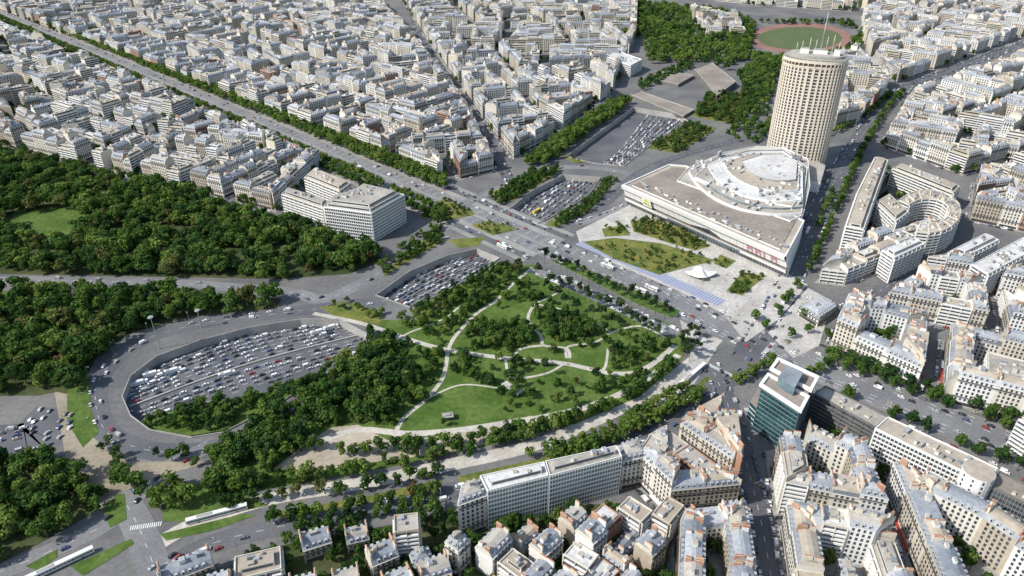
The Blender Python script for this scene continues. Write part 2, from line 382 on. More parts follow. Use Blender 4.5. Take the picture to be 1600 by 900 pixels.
sheet('running_track',[GL([(1250+80*math.cos(t),60+24*math.sin(t)) for t in [i*math.pi/20 for i in range(40)]])],0.1,'track_red',False)
sheet('sports_field',[GL([(1250+66*math.cos(t),60+18*math.sin(t)) for t in [i*math.pi/20 for i in range(40)]])],0.14,'field_green',False)
mb=MB(); top=offs(ISL,[3.0]*len(ISL)) or ISL
for i in range(len(ISL)):
    j=(i+1)%len(ISL); mb.face([(ISL[i][0],ISL[i][1],TZ+.05),(ISL[j][0],ISL[j][1],TZ+.05),(top[j][0],top[j][1],-3.5),(top[i][0],top[i][1],-3.5)],'lawn')
mb.face([(p[0],p[1],-3.5) for p in top],'lawn'); obj('embankment',mb.build('embankment'),kind='structure')

# ---------------------------------------------------------------- buildings
def win_row(mb,a,t,n,l,z0,nf,fh,sp,ww,wh,mat='window_glass',o=0.05,skip0=False):
    k=int((l-1.0)/sp)
    if k<1: return
    st=(l-k*sp)/2+sp/2
    for f in range(1 if skip0 else 0,nf):
        zb=z0+f*fh+0.9
        for i in range(k):
            c=st+i*sp; x0=a[0]+t[0]*(c-ww/2)+n[0]*o;y0=a[1]+t[1]*(c-ww/2)+n[1]*o;x1=x0+t[0]*ww;y1=y0+t[1]*ww
            mb.face([(x0,y0,zb),(x1,y1,zb),(x1,y1,zb+wh),(x0,y0,zb+wh)],mat)
def band(mb,a,b,n,z0,z1,o,mat,inner=0.0):
    p=[(a[0]+n[0]*inner,a[1]+n[1]*inner),(b[0]+n[0]*inner,b[1]+n[1]*inner)]
    q=[(a[0]+n[0]*o,a[1]+n[1]*o),(b[0]+n[0]*o,b[1]+n[1]*o)]
    mb.wall(q[0],q[1],z0,z1,mat)
    mb.face([(q[0][0],q[0][1],z1),(q[1][0],q[1][1],z1),(p[1][0],p[1][1],z1),(p[0][0],p[0][1],z1)],mat)
    mb.face([(p[0][0],p[0][1],z0),(p[1][0],p[1][1],z0),(q[1][0],q[1][1],z0),(q[0][0],q[0][1],z0)],mat)
def clutter(mb,P,z,r,n,big=True):
    cx=sum(p[0] for p in P)/len(P);cy=sum(p[1] for p in P)/len(P);a,b,l,t,nn=edge(P,0);ang=math.atan2(t[1],t[0])
    if big: n=max(n,min(26,int(abs(area(P))/55)))
    for _ in range(n):
        i=r.randrange(len(P));p=P[i];q=P[(i+1)%len(P)];e=r.random();p=(p[0]*e+q[0]*(1-e),p[1]*e+q[1]*(1-e));k=r.uniform(0,.8);x=cx+(p[0]-cx)*k;y=cy+(p[1]-cy)*k
        mb.box(x,y,z,r.uniform(1.2,4),r.uniform(1.2,3),r.uniform(.6,2.4),ang,r.choice(['wall3','concrete','zinc0','chimney_mat','wall1']),r.choice(['zinc1','gravel','zinc0','roof_tan']))
def make_building(S,part):
    P,L,style,h0,r,lod=S['P'],S['L'],S['style'],S['h'],random.Random(S['seed']),S['lod']
    W=part('wall');WN=part('windows');RF=part('roof');N=len(P);z0=0.12
    fh=3.15 if style!='modern' else 2.9
    nf=max(2,int(h0/fh));h=z0+nf*fh+.3
    wm=S.get('wm') or r.choice(['wall0','wall0','wall1','wall1','wall2','wall3']+(['brick'] if r.random()<.25 else []))
    rough=lod>=2
    for i in range(N):
        a,b,l,t,n=edge(P,i); W.wall(a,b,z0,h,wm)
        if l<2.5 or L[i]=='P': continue
        vis=n[1]<0.25 or not rough
        if not vis: continue
        if style=='haus':
            sp=2.7 if lod<2 else 3.5
            win_row(WN,a,t,n,l,z0,nf,fh,sp,1.3 if lod<2 else 1.7,2.05,skip0=(L[i]=='S'))
            if L[i]=='S':
                WN.wall((a[0]+t[0]+n[0]*.05,a[1]+t[1]+n[1]*.05),(b[0]-t[0]+n[0]*.05,b[1]-t[1]+n[1]*.05),z0+.3,z0+2.8,'rail')
                if lod<1 and r.random()<.3: band(W,(a[0]+t[0],a[1]+t[1]),(b[0]-t[0],b[1]-t[1]),n,z0+2.9,z0+3.05,1.6,r.choice(['awning_red','rail','wall3']))
                band(W,a,b,n,h-.35,h,.4,wm)
                if lod<2:
                    for f in {2,nf-1}:
                        band(W,a,b,n,z0+f*fh+.05,z0+f*fh+.25,.7,wm); band(W,a,b,n,z0+f*fh+.27,z0+f*fh+1.1,.68,'rail',.62)
        elif style=='modern':
            bm=S.get('balc') or ('wall3' if wm!='brick' else wm)
            for f in range(nf):
                zb=z0+f*fh
                o=.06
                WN.wall((a[0]+t[0]*.6+n[0]*o,a[1]+t[1]*.6+n[1]*o),(b[0]-t[0]*.6+n[0]*o,b[1]-t[1]*.6+n[1]*o),zb+.9,zb+2.5,'window_glass')
                if f>0 and lod<2: band(W,a,b,n,zb-.1,zb+.95,1.0,bm)
            if lod<2:
                k=max(1,int(l/6))
                for q in range(k+1):
                    c=.3+(l-.6)*q/k; x,y=a[0]+t[0]*c+n[0]*.5,a[1]+t[1]*c+n[1]*.5
                    W.box(x,y,z0+.02,.25,1.08,h-z0-.1,math.atan2(t[1],t[0]),wm)
        elif style=='curtain':
            k=max(1,int(l/1.6))
            for f in range(nf): WN.wall((a[0]+t[0]*.3+n[0]*.06,a[1]+t[1]*.3+n[1]*.06),(b[0]-t[0]*.3+n[0]*.06,b[1]-t[1]*.3+n[1]*.06),z0+f*fh+.8,z0+f*fh+2.75,S.get('gm','glass_blue'))
            for q in range(k+1):
                c=.15+(l-.3)*q/k; W.box(a[0]+t[0]*c+n[0]*.15,a[1]+t[1]*c+n[1]*.15,z0+.02,.22,.3,h-z0-.05,math.atan2(t[1],t[0]),S.get('mull','wall3'))
        elif style=='grid':
            win_row(WN,a,t,n,l,z0,nf,fh,2.2,1.5,1.7,'window_glass')
            k=int((l-1)/2.2);st=(l-k*2.2)/2
            for q in range(k+1):
                c=st+2.2*q; W.box(a[0]+t[0]*c+n[0]*.25,a[1]+t[1]*c+n[1]*.25,z0+.02,.35,.5,h-z0-.05,math.atan2(t[1],t[0]),'wall3')
            for f in range(nf+1): band(W,a,b,n,z0+f*fh-.0,z0+f*fh+.5,.45,'wall3')
    if style=='haus':
        zm=S.get('zm') or r.choice(['zinc0','zinc0','zinc0','zinc1','slate']); zt=r.choice(['zinc0','zinc0','zinc1','zinc1','gravel','roof_tan'])
        ds=[2.0 if L[i]!='P' else 0.0 for i in range(N)]; Q=offs(P,ds)
        if Q is None: ds=[x*.4 for x in ds];Q=offs(P,ds)
        if Q is None: Q=list(P)
        hm=h+2.9
        for i in range(N):
            j=(i+1)%N; mt=zm if L[i]!='P' else 'chimney_mat'
            RF.face([(P[i][0],P[i][1],h),(P[j][0],P[j][1],h),(Q[j][0],Q[j][1],hm),(Q[i][0],Q[i][1],hm)],mt)
        ds2=[3.2 if L[i]!='P' else 0.0 for i in range(N)];Q2=offs(Q,ds2);ht=hm+1.3
        if Q2 is None: Q2=offs(Q,[x*.45 for x in ds2])
        if Q2:
            for i in range(N):
                j=(i+1)%N; RF.face([(Q[i][0],Q[i][1],hm),(Q[j][0],Q[j][1],hm),(Q2[j][0],Q2[j][1],ht),(Q2[i][0],Q2[i][1],ht)],zt)
            RF.face([(p[0],p[1],ht) for p in Q2],zt); topP=Q2
        else: RF.face([(p[0],p[1],hm) for p in Q],zt);topP=Q;ht=hm
        for i in range(N):
            a,b,l,t,n=edge(P,i)
            if L[i]=='P':
                for kk in ((.3,.7) if (lod==0 and l>9) else (r.uniform(.35,.65),)):
                    if r.random()>.85: continue
                    cl=min(l*.4,r.uniform(2.5,5)); k=kk*l; x=a[0]+t[0]*k-n[0]*.55;y=a[1]+t[1]*k-n[1]*.55
                    ang=math.atan2(t[1],t[0]); zc=hm-1.0
                    C=part('chimney'); zt2=ht+r.uniform(1.2,2.6)
                    C.box(x,y,zc,cl,.95,zt2-zc,ang,r.choice(['chimney_mat','chimney_mat','wall3','brick']),'chimney_mat')
                    if lod<2: C.box(x,y,zt2+.003,cl-.5,.4,.55,ang,'pot')
            elif l>4 and (n[1]<.4 or lod<1):
                sp=3.2 if lod<2 else 4.5; k=int((l-2)/sp)
                for q in range(k):
                    c=(l-k*sp)/2+sp/2+q*sp; ax,ay=a[0]+t[0]*c,a[1]+t[1]*c
                    x0,y0=ax-n[0]*.35,ay-n[1]*.35; w=.75;z1=h+.5;z2=h+2.5
                    p1=(x0-t[0]*w,y0-t[1]*w);p2=(x0+t[0]*w,y0+t[1]*w);p3=(p2[0]-n[0]*1.7,p2[1]-n[1]*1.7);p4=(p1[0]-n[0]*1.7,p1[1]-n[1]*1.7)
                    RF.wall(p1,p2,z1,z2,'wall3');RF.wall(p2,p3,z1,z2,'zinc1');RF.wall(p4,p1,z1,z2,'zinc1');RF.face([(*p1,z2),(*p2,z2),(*p3,z2),(*p4,z2)],'zinc1')
                    g1=(p1[0]+t[0]*.2+n[0]*.04,p1[1]+t[1]*.2+n[1]*.04);g2=(p2[0]-t[0]*.2+n[0]*.04,p2[1]-t[1]*.2+n[1]*.04)
                    RF.wall(g1,g2,z1+.2,z2-.25,'window_glass')
        if lod<2: clutter(RF,topP,ht+.003,r,r.randint(0,3))
        elif r.random()<.3: clutter(RF,topP,ht+.003,r,1,False)
    else:
        rm=S.get('rm') or r.choice(['gravel','gravel_white','gravel','roof_tan']); Q=offs(P,[.45]*N) or list(P); ht=h+.9
        for i in range(N):
            j=(i+1)%N; W.wall(P[i],P[j],h,ht,wm); W.wall(Q[j],Q[i],h+.1,ht,wm); W.face([(*P[i],ht),(*P[j],ht),(*Q[j],ht),(*Q[i],ht)],wm)
        RF.face([(*p,h+.1) for p in Q],rm)
        if S.get('pent',r.random()<.7):
            Q2=offs(P,[3.0 if L[i]!='P' else .5 for i in range(N)])
            if Q2 and abs(area(Q2))>40:
                RF.prism(Q2,h+.12,h+3.0,wm,rm)
                for i in range(N):
                    a,b,l,t,n=edge(Q2,i)
                    if l>3: RF.wall((a[0]+t[0]*.8+n[0]*.05,a[1]+t[1]*.8+n[1]*.05),(b[0]-t[0]*.8+n[0]*.05,b[1]-t[1]*.8+n[1]*.05),h+.8,h+2.5,'window_glass')
                clutter(RF,Q2,h+3.003,r,r.randint(2,5),lod<2)
                Q3=offs(Q2,[3.0]*N) if S.get('step') else None
                if Q3 and abs(area(Q3))>40:
                    RF.prism(Q3,h+3.01,h+5.8,wm,rm)
                    for i in range(N):
                        a,b,l,t,n=edge(Q3,i)
                        if l>3: RF.wall((a[0]+t[0]*.8+n[0]*.05,a[1]+t[1]*.8+n[1]*.05),(b[0]-t[0]*.8+n[0]*.05,b[1]-t[1]*.8+n[1]*.05),h+3.7,h+5.3,'window_glass')
                    clutter(RF,Q3,h+5.803,r,4,True)
            else: clutter(RF,Q,h+.103,r,3,lod<2)
        else: clutter(RF,Q,h+.103,r,r.randint(3,7),lod<2)
    return h
SPECS=[];PAVE=MB();COURT=[];STREETCARS=[]
LM=[]
def centroid(P): return (sum(p[0] for p in P)/len(P),sum(p[1] for p in P)/len(P))
def addspec(P,L,style,h,seed,**k):
    c=centroid(P); d=c[1]*CT+H*ST
    if any(pip(c[0],c[1],K) for K in LM): return
    S=dict(P=P,L=L,style=style,h=h,seed=seed,c=c,d=d,lod=0 if d<620 else (1 if d<1050 else 2),**k); SPECS.append(S); return S
def ring(P,L,h,modp,r,depth,walls=None,ct=.35,jit=1.0):
    if abs(area(P))<350 or min(edge(P,i)[2] for i in range(len(P)))<3 and abs(area(P))<600:
        if abs(area(P))>60: addspec(P,L,'haus' if r.random()>modp else 'modern',h+r.uniform(-4,3),r.random())
        return
    I,_=inset(P,depth)
    N=len(P);far=centroid(P)[1]>900
    bw=r.choice(['wall0','wall1','wall1',None,None])
    for i in range(N):
        a,b,l,t,n=edge(P,i)
        if l<4: continue
        Q,M=list(P),[L[k] for k in range(N)]
        Q,M=clip(Q,M,(-n[0],-n[1]),-(n[0]*a[0]+n[1]*a[1]-depth),'C')
        for k in range(N):
            if k==i or len(Q)<3: continue
            a2,b2,l2,t2,n2=edge(P,k)
            nn=(n2[0]-n[0],n2[1]-n[1]);cc=(n2[0]*a2[0]+n2[1]*a2[1])-(n[0]*a[0]+n[1]*a[1])
            Q,M=clip(Q,M,nn,cc,'P')
        if len(Q)<3 or abs(area(Q))<25: continue
        ks=[];c=0;lo,hi=(15,32) if far else (11,25)
        while c<l-hi-1: c+=r.uniform(lo,hi); ks.append(c)
        base=t[0]*a[0]+t[1]*a[1];hside=h+r.choice([-3,0,0,0])
        for q in range(len(ks)+1):
            X,Y=Q,M
            if q>0: X,Y=clip(X,Y,(-t[0],-t[1]),-(base+ks[q-1]),'P')
            if q<len(ks) and len(X)>2: X,Y=clip(X,Y,t,base+ks[q],'P')
            if len(X)<3 or abs(area(X))<30: continue
            if ct>.5 and r.random()<.06: COURT.append(centroid(X)); continue
            addspec(X,Y,'haus' if r.random()>modp else 'modern',hside+r.choice([-6,-3,0,0,0,0,0,3,3 if modp<.3 else 6])*jit+r.uniform(-.5,.5),r.random(),wm=(r.choice(walls) if walls else (bw if r.random()<.6 else None)))
    J,_=inset(P,depth+r.uniform(8,11))
    if len(J)>=3:
        A=abs(area(J))
        if A>1100: ring(J,['C']*len(J),h-6,modp,r,depth-2,walls,ct)
        elif A>150 and r.random()>ct*.7: addspec(J,['C']*len(J),'haus' if r.random()<.6 else 'modern',h-r.uniform(6,12),r.random())
        else: COURT.append(centroid(P));COURT.extend([(p[0]*.6+centroid(P)[0]*.4,p[1]*.6+centroid(P)[1]*.4) for p in J])
    if len(I)>=3:
        for k in range(len(I)):
            a,b=I[k],I[(k+1)%len(I)]
            for e in (.1,.4,.7):
                if r.random()<ct: 
                    c=centroid(P);p=(a[0]*(1-e)+b[0]*e,a[1]*(1-e)+b[1]*e);dd=math.hypot(c[0]-p[0],c[1]-p[1]) or 1
                    COURT.append((p[0]+(c[0]-p[0])/dd*4.5,p[1]+(c[1]-p[1])/dd*4.5))
def block(P,h=22,modp=.2,seed=0,depth=12.5,side=2.5,walls=None,ct=.35,st=.0):
    P=ccw(P); r=random.Random(seed)
    c=centroid(P)
    if not inview(c[0],c[1],160): return
    PAVE.prism(P,0.0,.14,'concrete','pavement_mat')
    for i in range(len(P)):
        a,b,l,t,n=edge(P,i)
        k=4
        while k<l-4:
            if r.random()<.6: STREETCARS.append((a[0]+t[0]*k+n[0]*1.1,a[1]+t[1]*k+n[1]*1.1,math.atan2(t[1],t[0])+(math.pi if r.random()<.5 else 0)))
            if st and r.random()<st: COURT.append((a[0]+t[0]*k-n[0]*.5,a[1]+t[1]*k-n[1]*.5))
            k+=5.6
    Q,_=inset(P,side)
    if len(Q)<3: return
    ring(Q,['S']*len(Q),h,modp,r,depth,walls,ct)
def bsp(P,amax,r,sw=11):
    A=abs(area(P))
    if A<amax*r.uniform(.7,1.5): return [P]
    i=max(range(len(P)),key=lambda k:edge(P,k)[2]); a,b,l,t,n=edge(P,i)
    e1=[p[0]*t[0]+p[1]*t[1] for p in P];e2=[p[0]*n[0]+p[1]*n[1] for p in P]
    d=t if max(e1)-min(e1)>=(max(e2)-min(e2))*1.25 else n
    an=r.uniform(-.15,.15);d=(d[0]*math.cos(an)-d[1]*math.sin(an),d[0]*math.sin(an)+d[1]*math.cos(an))
    e=[p[0]*d[0]+p[1]*d[1] for p in P];k=min(e)+(max(e)-min(e))*r.uniform(.4,.6)
    w=sw*(1.9 if A>amax*8 else 1)
    X,_=clip(P,['S']*len(P),d,k-w/2,'S');Y,_=clip(P,['S']*len(P),(-d[0],-d[1]),-(k+w/2),'S')
    o=[]
    for Q in (X,Y):
        if len(Q)>2 and abs(area(Q))>500: o+=bsp(Q,amax,r,sw)
    return o
def region(px,amax=7000,h=22,modp=.2,seed=1,sw=10,depth=12.5,walls=None,ct=.3,st=.0,side=2.5):
    P=hull(GL(px)); r=random.Random(seed)
    for k,Q in enumerate(bsp(ccw(P),amax,r,sw)): block(Q,h+r.uniform(-2,2),modp,seed*100+k,depth,side,walls,ct,st)

HAND=[]
def hand(name,label,cat,roofpx,h,style,labs=None,keep=True,**k):
    P=ccw(GL(roofpx,h)); L=labs or ['S']*len(P)
    if keep: LM.append(offs(P,[-3]*len(P)) or P)
    S=dict(P=P,L=L,style=style,h=h,seed=len(HAND)+.5,c=centroid(P),d=0,lod=0,name=name,label=label,cat=cat,**k); HAND.append(S); return S
hand('corner_apartment_block','long cream apartment block facing the wooded park','building',[(440,302),(505,324),(514,312),(450,292)],28,'modern',wm='wall1',rm='gravel',pent=True)
hand('corner_apartment_block','white modern block with gridded front on the avenue','building',[(505,322),(580,332),(632,303),(566,288),(548,300),(516,309)],30,'grid',wm='wall3',pent=True,step=True,rm='gravel')
hand('apartment_block','cream apartment block with roof terraces beside the avenue','building',[(476,278),(530,300),(548,287),(492,264)],29,'modern',wm='wall1',pent=True,rm='roof_tan')
hand('warehouse','plain white flat-roofed hall among trees','building',[(945,88),(965,80),(1003,93),(985,103)],18,'modern',wm='wall3',rm='gravel_white',pent=False)
hand('curtain_wall_building','white office block with vertical fins facing gardens','building',[(762,768),(750,744),(850,722),(857,744)],29,'curtain',wm='wall3',gm='glass_blue',pent=True,rm='gravel_white')
hand('curtain_wall_building','bluish glazed office block with white edge and planted roof','building',[(859,744),(852,721),(963,697),(972,714)],29,'curtain',wm='wall3',gm='glass_blue',pent=True,rm='gravel')
hand('apartment_block','grey apartment block end beside glazed offices','building',[(715,785),(722,752),(748,745),(760,769)],28,'haus',wm='wall1')
hand('apartment_block','cream apartment block joining glazed offices to the street','building',[(974,716),(966,692),(1000,680),(1012,708)],25,'haus',wm='wall1')
hand('slab_office','dark horizontal-banded office slab','building',[(1272,615),(1290,603),(1388,652),(1368,668)],24,'modern',wm='concrete_dark',balc='concrete_dark',rm='gravel',pent=False)
hand('grid_office','long white precast-grid office slab','building',[(1368,668),(1388,650),(1560,730),(1540,752)],30,'grid',wm='wall3',rm='roof_tan',pent=False)
hand('dark_office','dark glass office slab with flat roof','building',[(1545,757),(1562,735),(1680,795),(1670,818)],30,'curtain',wm='concrete_dark',gm='window_glass',mull='steel',rm='roof_taupe',pent=False)
hand('white_slab_building','tall narrow white residential slab','building',[(1322,352),(1340,300),(1368,244),(1388,249),(1368,305),(1350,357)],28,'modern',wm='wall3',rm='roof_tan',pent=True)
hand('white_slab_building','low white wing with flat roof','building',[(1368,315),(1390,302),(1420,330),(1400,345)],22,'modern',wm='wall3',rm='roof_tan')
hand('white_slab_building','white apartment slab behind the curved building','building',[(1395,262),(1408,255),(1500,290),(1490,300)],22,'modern',wm='wall1',rm='roof_tan')
hand('station_building','small cream station pavilion with zinc roof on paving','building',[(1250,478),(1282,462),(1310,476),(1280,496)],9,'haus',wm='wall1')
cs=[];ci=[]
for i in range(13):
    t=math.radians(-150+i*260/12); cs.append((1450+52*math.cos(t),330+34*math.sin(t)));ci.append((1450+34*math.cos(t),330+20*math.sin(t)))
for i in range(12):
    hand('crescent_building_bay','curved cream bay of a crescent apartment building','building',[cs[i],cs[i+1],ci[i+1],ci[i]],24,'modern',labs=None,wm='wall1',rm='roof_tan',pent=False)
for q in [[(1488,388),(1540,362),(1562,372),(1510,398)],[(1520,410),(1600,368),(1630,380),(1545,425)],[(1380,388),(1430,368),(1446,378),(1398,400)]]:
    hand('modern_block','white flat-roofed office block','building',q,26,'modern',wm='wall3',rm='gravel_white')
TEAL=ccw(GL([(1186,602),(1214,564),(1279,594),(1252,645)],36));LM.append(offs(TEAL,[-9]*4))
def house(u,v,lx,ly,h,ang,style='haus',seed=0,**k):
    x,y=G(u,v);c,s=math.cos(ang),math.sin(ang)
    P=[(x+a*c-b*s,y+a*s+b*c) for a,b in ((-lx/2,-ly/2),(lx/2,-ly/2),(lx/2,ly/2),(-lx/2,ly/2))]
    if any(pip(x,y,K) for K in LM) or any(pip(p[0],p[1],K) for K in LM for p in P): return
    wn={'brick':'red brick','wall3':'white','wall1':'pale cream','wall0':'cream stone','wall2':'sandy stone'}[k['wm']]
    lb=wn+(' townhouse with grey zinc mansard roof among garden trees' if style=='haus' else ' flat-roofed townhouse with balcony bands among trees')
    S=dict(P=P,L=['S','P','S','P'] if style=='haus' and lx>ly*1.0 else ['S']*4,style=style,h=h,seed=seed,c=(x,y),d=0,lod=0,name='townhouse',label=lb,cat='house',**k);HAND.append(S);LM.append(offs(P,[-.4]*4))
for k,(u,v,lx,ly,h,a,st) in enumerate([(497,862,15,11,12,.4,'haus'),(560,850,12,10,8,.3,'haus'),(640,866,12,11,24,.15,'modern'),(600,890,14,12,15,.5,'haus'),(625,935,14,12,14,.5,'haus'),(680,915,15,12,14,.4,'haus'),(690,955,15,12,14,.4,'haus'),
   (410,905,22,14,12,.3,'modern'),(300,912,24,11,13,.5,'haus'),(255,930,20,11,13,.5,'haus'),(345,930,14,10,12,.4,'haus'),(717,885,9,9,20,.9,'haus'),(545,925,13,11,11,.3,'haus'),(480,935,13,11,11,.3,'haus'),(590,925,12,10,11,.3,'haus'),(445,890,12,10,9,.3,'haus'),(700,860,10,9,12,.3,'haus'),(660,890,10,10,12,.4,'haus')]):
    house(u,v,lx,ly,h,a,st,seed=k*3.3,wm=R.choice(['wall1','wall0','wall3','wall2']))
rr_=random.Random(21)
for j in range(7):
    for i in range(13):
        u=742+i*25+rr_.uniform(-4,4)+j*8;v=862+j*26-i*2.6+rr_.uniform(-4,4)
        if u<1045 and not(u<790 and v<868): house(u,v,rr_.uniform(11,17),rr_.uniform(9,12),rr_.choice([9,12,14,16,18,20]),.85+rr_.choice([0,0,1.57])+rr_.uniform(-.08,.08),'haus' if rr_.random()<.8 else 'modern',seed=100+j*20+i,wm=rr_.choice(['wall1','wall0','wall3','wall2','brick','wall1']))
while len(HAND)>150: HAND.pop()

region([(-200,-60),(700,286),(775,268),(735,182),(640,55),(520,-60)],6200,20,.2,1,sw=12,ct=.5,st=.09)
region([(590,-60),(658,50),(752,185),(800,250),(850,225),(955,150),(995,60),(1000,-60)],6000,21,.28,2,sw=12,ct=.5,st=.1)
region([(-250,-62),(505,260),(490,268),(440,300),(432,332),(200,270),(0,224),(-200,180)],5400,20,.35,3,sw=12,ct=.85,st=.2)
region([(1030,-60),(1030,-8),(1180,8),(1330,18),(1800,-60)],8000,20,.4,4,ct=.6,st=.1)
region([(1345,60),(1360,95),(1400,132),(1700,20),(1700,-40),(1500,-25),(1345,25)],6000,22,.25,5,st=.08,sw=12)
region([(1305,100),(1340,92),(1385,135),(1385,152),(1340,195),(1300,205)],5000,22,.3,6)
region([(1420,158),(1375,228),(1505,275),(1600,250),(1800,180),(1750,45)],6000,22,.25,7,st=.1,sw=12)
region([(1520,285),(1510,345),(1640,372),(1800,330),(1720,235)],6000,22,.2,8)
region([(1272,442),(1310,405),(1440,365),(1480,385),(1370,425),(1320,448)],5000,18,.3,9)
region([(1370,490),(1440,432),(1500,415),(1700,470),(1720,560)],5500,22,.2,10,walls=['wall1','wall0','wall3'])
region([(1290,545),(1310,500),(1370,505),(1700,590),(1700,690),(1480,632)],8000,24,.0,11,depth=14,walls=['wall1','wall0','wall3'])
region([(1560,700),(1600,668),(1750,720),(1700,790)],6000,24,.2,12)
region([(1195,705),(1250,695),(1380,765),(1530,840),(1660,930),(1700,1050),(1240,1050)],4200,25,.12,13,sw=7,walls=['wall1','wall1','wall0','wall3','wall2'])
region([(985,752),(1005,722),(1125,655),(1148,700),(1160,800),(1040,812)],3600,24,.2,14,sw=7,walls=['wall1','wall0','brick','wall2'])
region([(1050,850),(1060,828),(1162,815),(1200,1050),(1040,1050)],3200,22,.15,15,sw=7,walls=['wall1','wall0','wall2'])
region([(1075,22),(1150,35),(1165,62),(1100,58)],4000,16,.5,17,ct=.6,st=.2)
vis=[S for S in SPECS if inview(S['c'][0],S['c'][1],70)]
vis.sort(key=lambda S:S['d'])
NIND=max(0,296-len(HAND))
def build_indiv(S,name,label,cat,group=None):
    x,y=S['c']; root=obj(name,None,None,(x,y,0),label=label,cat=cat,group=group); root.empty_display_size=2
    parts={};chs=[]
    def part(k):
        if k=='chimney': m=MB();chs.append(m);return m
        if k not in parts: parts[k]=MB()
        return parts[k]
    make_building(S,part); ro=None
    for k in ('wall','roof','windows'):
        if k in parts and parts[k].F:
            o=obj(k,parts[k].build(k,origin=(x,y,0)),root); 
            if k=='windows': o['kind']='stuff'
            if k=='roof': ro=o
    for m in chs:
        if m.F: obj('chimney',m.build('chimney',origin=(x,y,0)),ro or root)
    return root
for S in HAND: build_indiv(S,S['name'],S['label'],S['cat'])
WL={'brick':'red brick','wall3':'white','wall1':'pale cream','wall0':'cream stone','wall2':'sandy stone'}
for S in vis[:NIND]:
    r=random.Random(S['seed']);
    if not S.get('wm'): S['wm']=r.choice(['wall0','wall0','wall1','wall1','wall2','wall3','brick'])
    if S['style']=='haus': lab=WL[S['wm']]+' apartment building with zinc mansard roof and chimneys'
    else: lab=WL[S['wm']]+' flat-roofed apartment building with balcony bands'
    build_indiv(S,'apartment_building',lab,'building','apartment buildings in city blocks')
allmb=MB()
for S in vis[NIND:]: make_building(S,lambda k:allmb)
obj('city_buildings',allmb.build('city_buildings'),kind='stuff',label='dense cream apartment buildings with grey zinc roofs',cat='buildings')
obj('pavement',PAVE.build('pavement'),kind='structure')

# ---------------------------------------------------------------- hotel tower
tx,ty=G(1240,256); TA,TB,TROT=32,20,math.radians(-20); TH_=122; NS=44
def sup(k,a=TA,b=TB,e=2.4):
    t=2*math.pi*k/NS; c,s=math.cos(t),math.sin(t)
    x=a*math.copysign(abs(c)**(2/e),c);y=b*math.copysign(abs(s)**(2/e),s)
    return (tx+x*math.cos(TROT)-y*math.sin(TROT),ty+x*math.sin(TROT)+y*math.cos(TROT))
TP=[sup(k) for k in range(NS)]
root=obj('hotel_tower',None,None,(tx,ty,0),label='tall rounded cream hotel tower with brown window columns',cat='tower')
wall=MB();win=MB();crown=MB()
wall.prism(TP,0,TH_,'tower_window','gravel')
for k in range(NS):
    a,b=TP[k],TP[(k+1)%NS];_,_,l,t,n=edge(TP,k);ang=math.atan2(t[1],t[0])
    wall.box(a[0]+n[0]*.3,a[1]+n[1]*.3,.02,l*.42,1.3,TH_-8,ang,'tower_cream')
    for f in range(34):
        z=2+f*3.35
        if z>TH_-9: break
        wall.wall((a[0]+n[0]*.35,a[1]+n[1]*.35),(b[0]+n[0]*.35,b[1]+n[1]*.35),z,z+.95,'tower_cream')
        wall.face([(a[0]+n[0]*.35,a[1]+n[1]*.35,z+.95),(b[0]+n[0]*.35,b[1]+n[1]*.35,z+.95),(b[0],b[1],z+.95),(a[0],a[1],z+.95)],'tower_cream')
        win.wall((a[0]+n[0]*.06+t[0]*l*.25,a[1]+n[1]*.06+t[1]*l*.25),(b[0]+n[0]*.06-t[0]*l*.25,b[1]+n[1]*.06-t[1]*l*.25),z+1.1,z+3.2,'window_glass')
C1=[sup(k,TA+1,TB+1) for k in range(NS)];C0=[sup(k,TA-.5,TB-.5) for k in range(NS)];C2=[sup(k,TA-5,TB-5) for k in range(NS)]
crown.prism(C1,TH_-8,TH_-6.5,'tower_cream','tower_cream',True)
crown.prism(C1,TH_-3.5,TH_-.5,'tower_cream','gravel',True)
for k in range(0,NS):
    a=C1[k]; crown.box(a[0],a[1],TH_-6.5,.8,.8,3,0,'tower_cream')
    a=C0[k]; crown.box(a[0],a[1],TH_-.5,.5,.5,2.5,0,'steel')
crown.prism(C2,TH_-.48,TH_+3,'concrete','gravel')
for bx,by,lx,ly,lz in ((-12,0,9,8,5),(4,2,14,9,4),(18,-3,6,6,6)):
    crown.box(tx+bx,ty+by+(-bx*.3),TH_+3.003,lx,ly,lz,TROT,'wall3','gravel')
obj('wall',wall.build('wall',origin=(tx,ty,0)),root);o=obj('windows',win.build('windows',origin=(tx,ty,0)),root);o['kind']='stuff'
obj('crown',crown.build('crown',origin=(tx,ty,0)),root)
for bx,hh in ((-15,12),(-8,16),(-2,14),(3,42),(8,18),(14,20),(20,13),(-20,10)):
    m=MB();m.box(tx+bx,ty-bx*.3,TH_+3,.8,.8,hh*.55,0,'steel');m.box(tx+bx,ty-bx*.3,TH_+3+hh*.55,.4,.4,hh*.45,0,'white_panel')
    for q in range(3): m.box(tx+bx,ty-bx*.3,TH_+4+hh*(.2+.25*q),2.2,.25,.25,q,'steel')
    obj('antenna',m.build('antenna',origin=(tx,ty,0)),root)
m=MB();m.prism(ccw(GL([(1180,236),(1210,222),(1290,258),(1282,285),(1262,282)],12)),0,12,'white_panel','gravel');obj('podium',m.build('podium',origin=(tx,ty,0)),root)

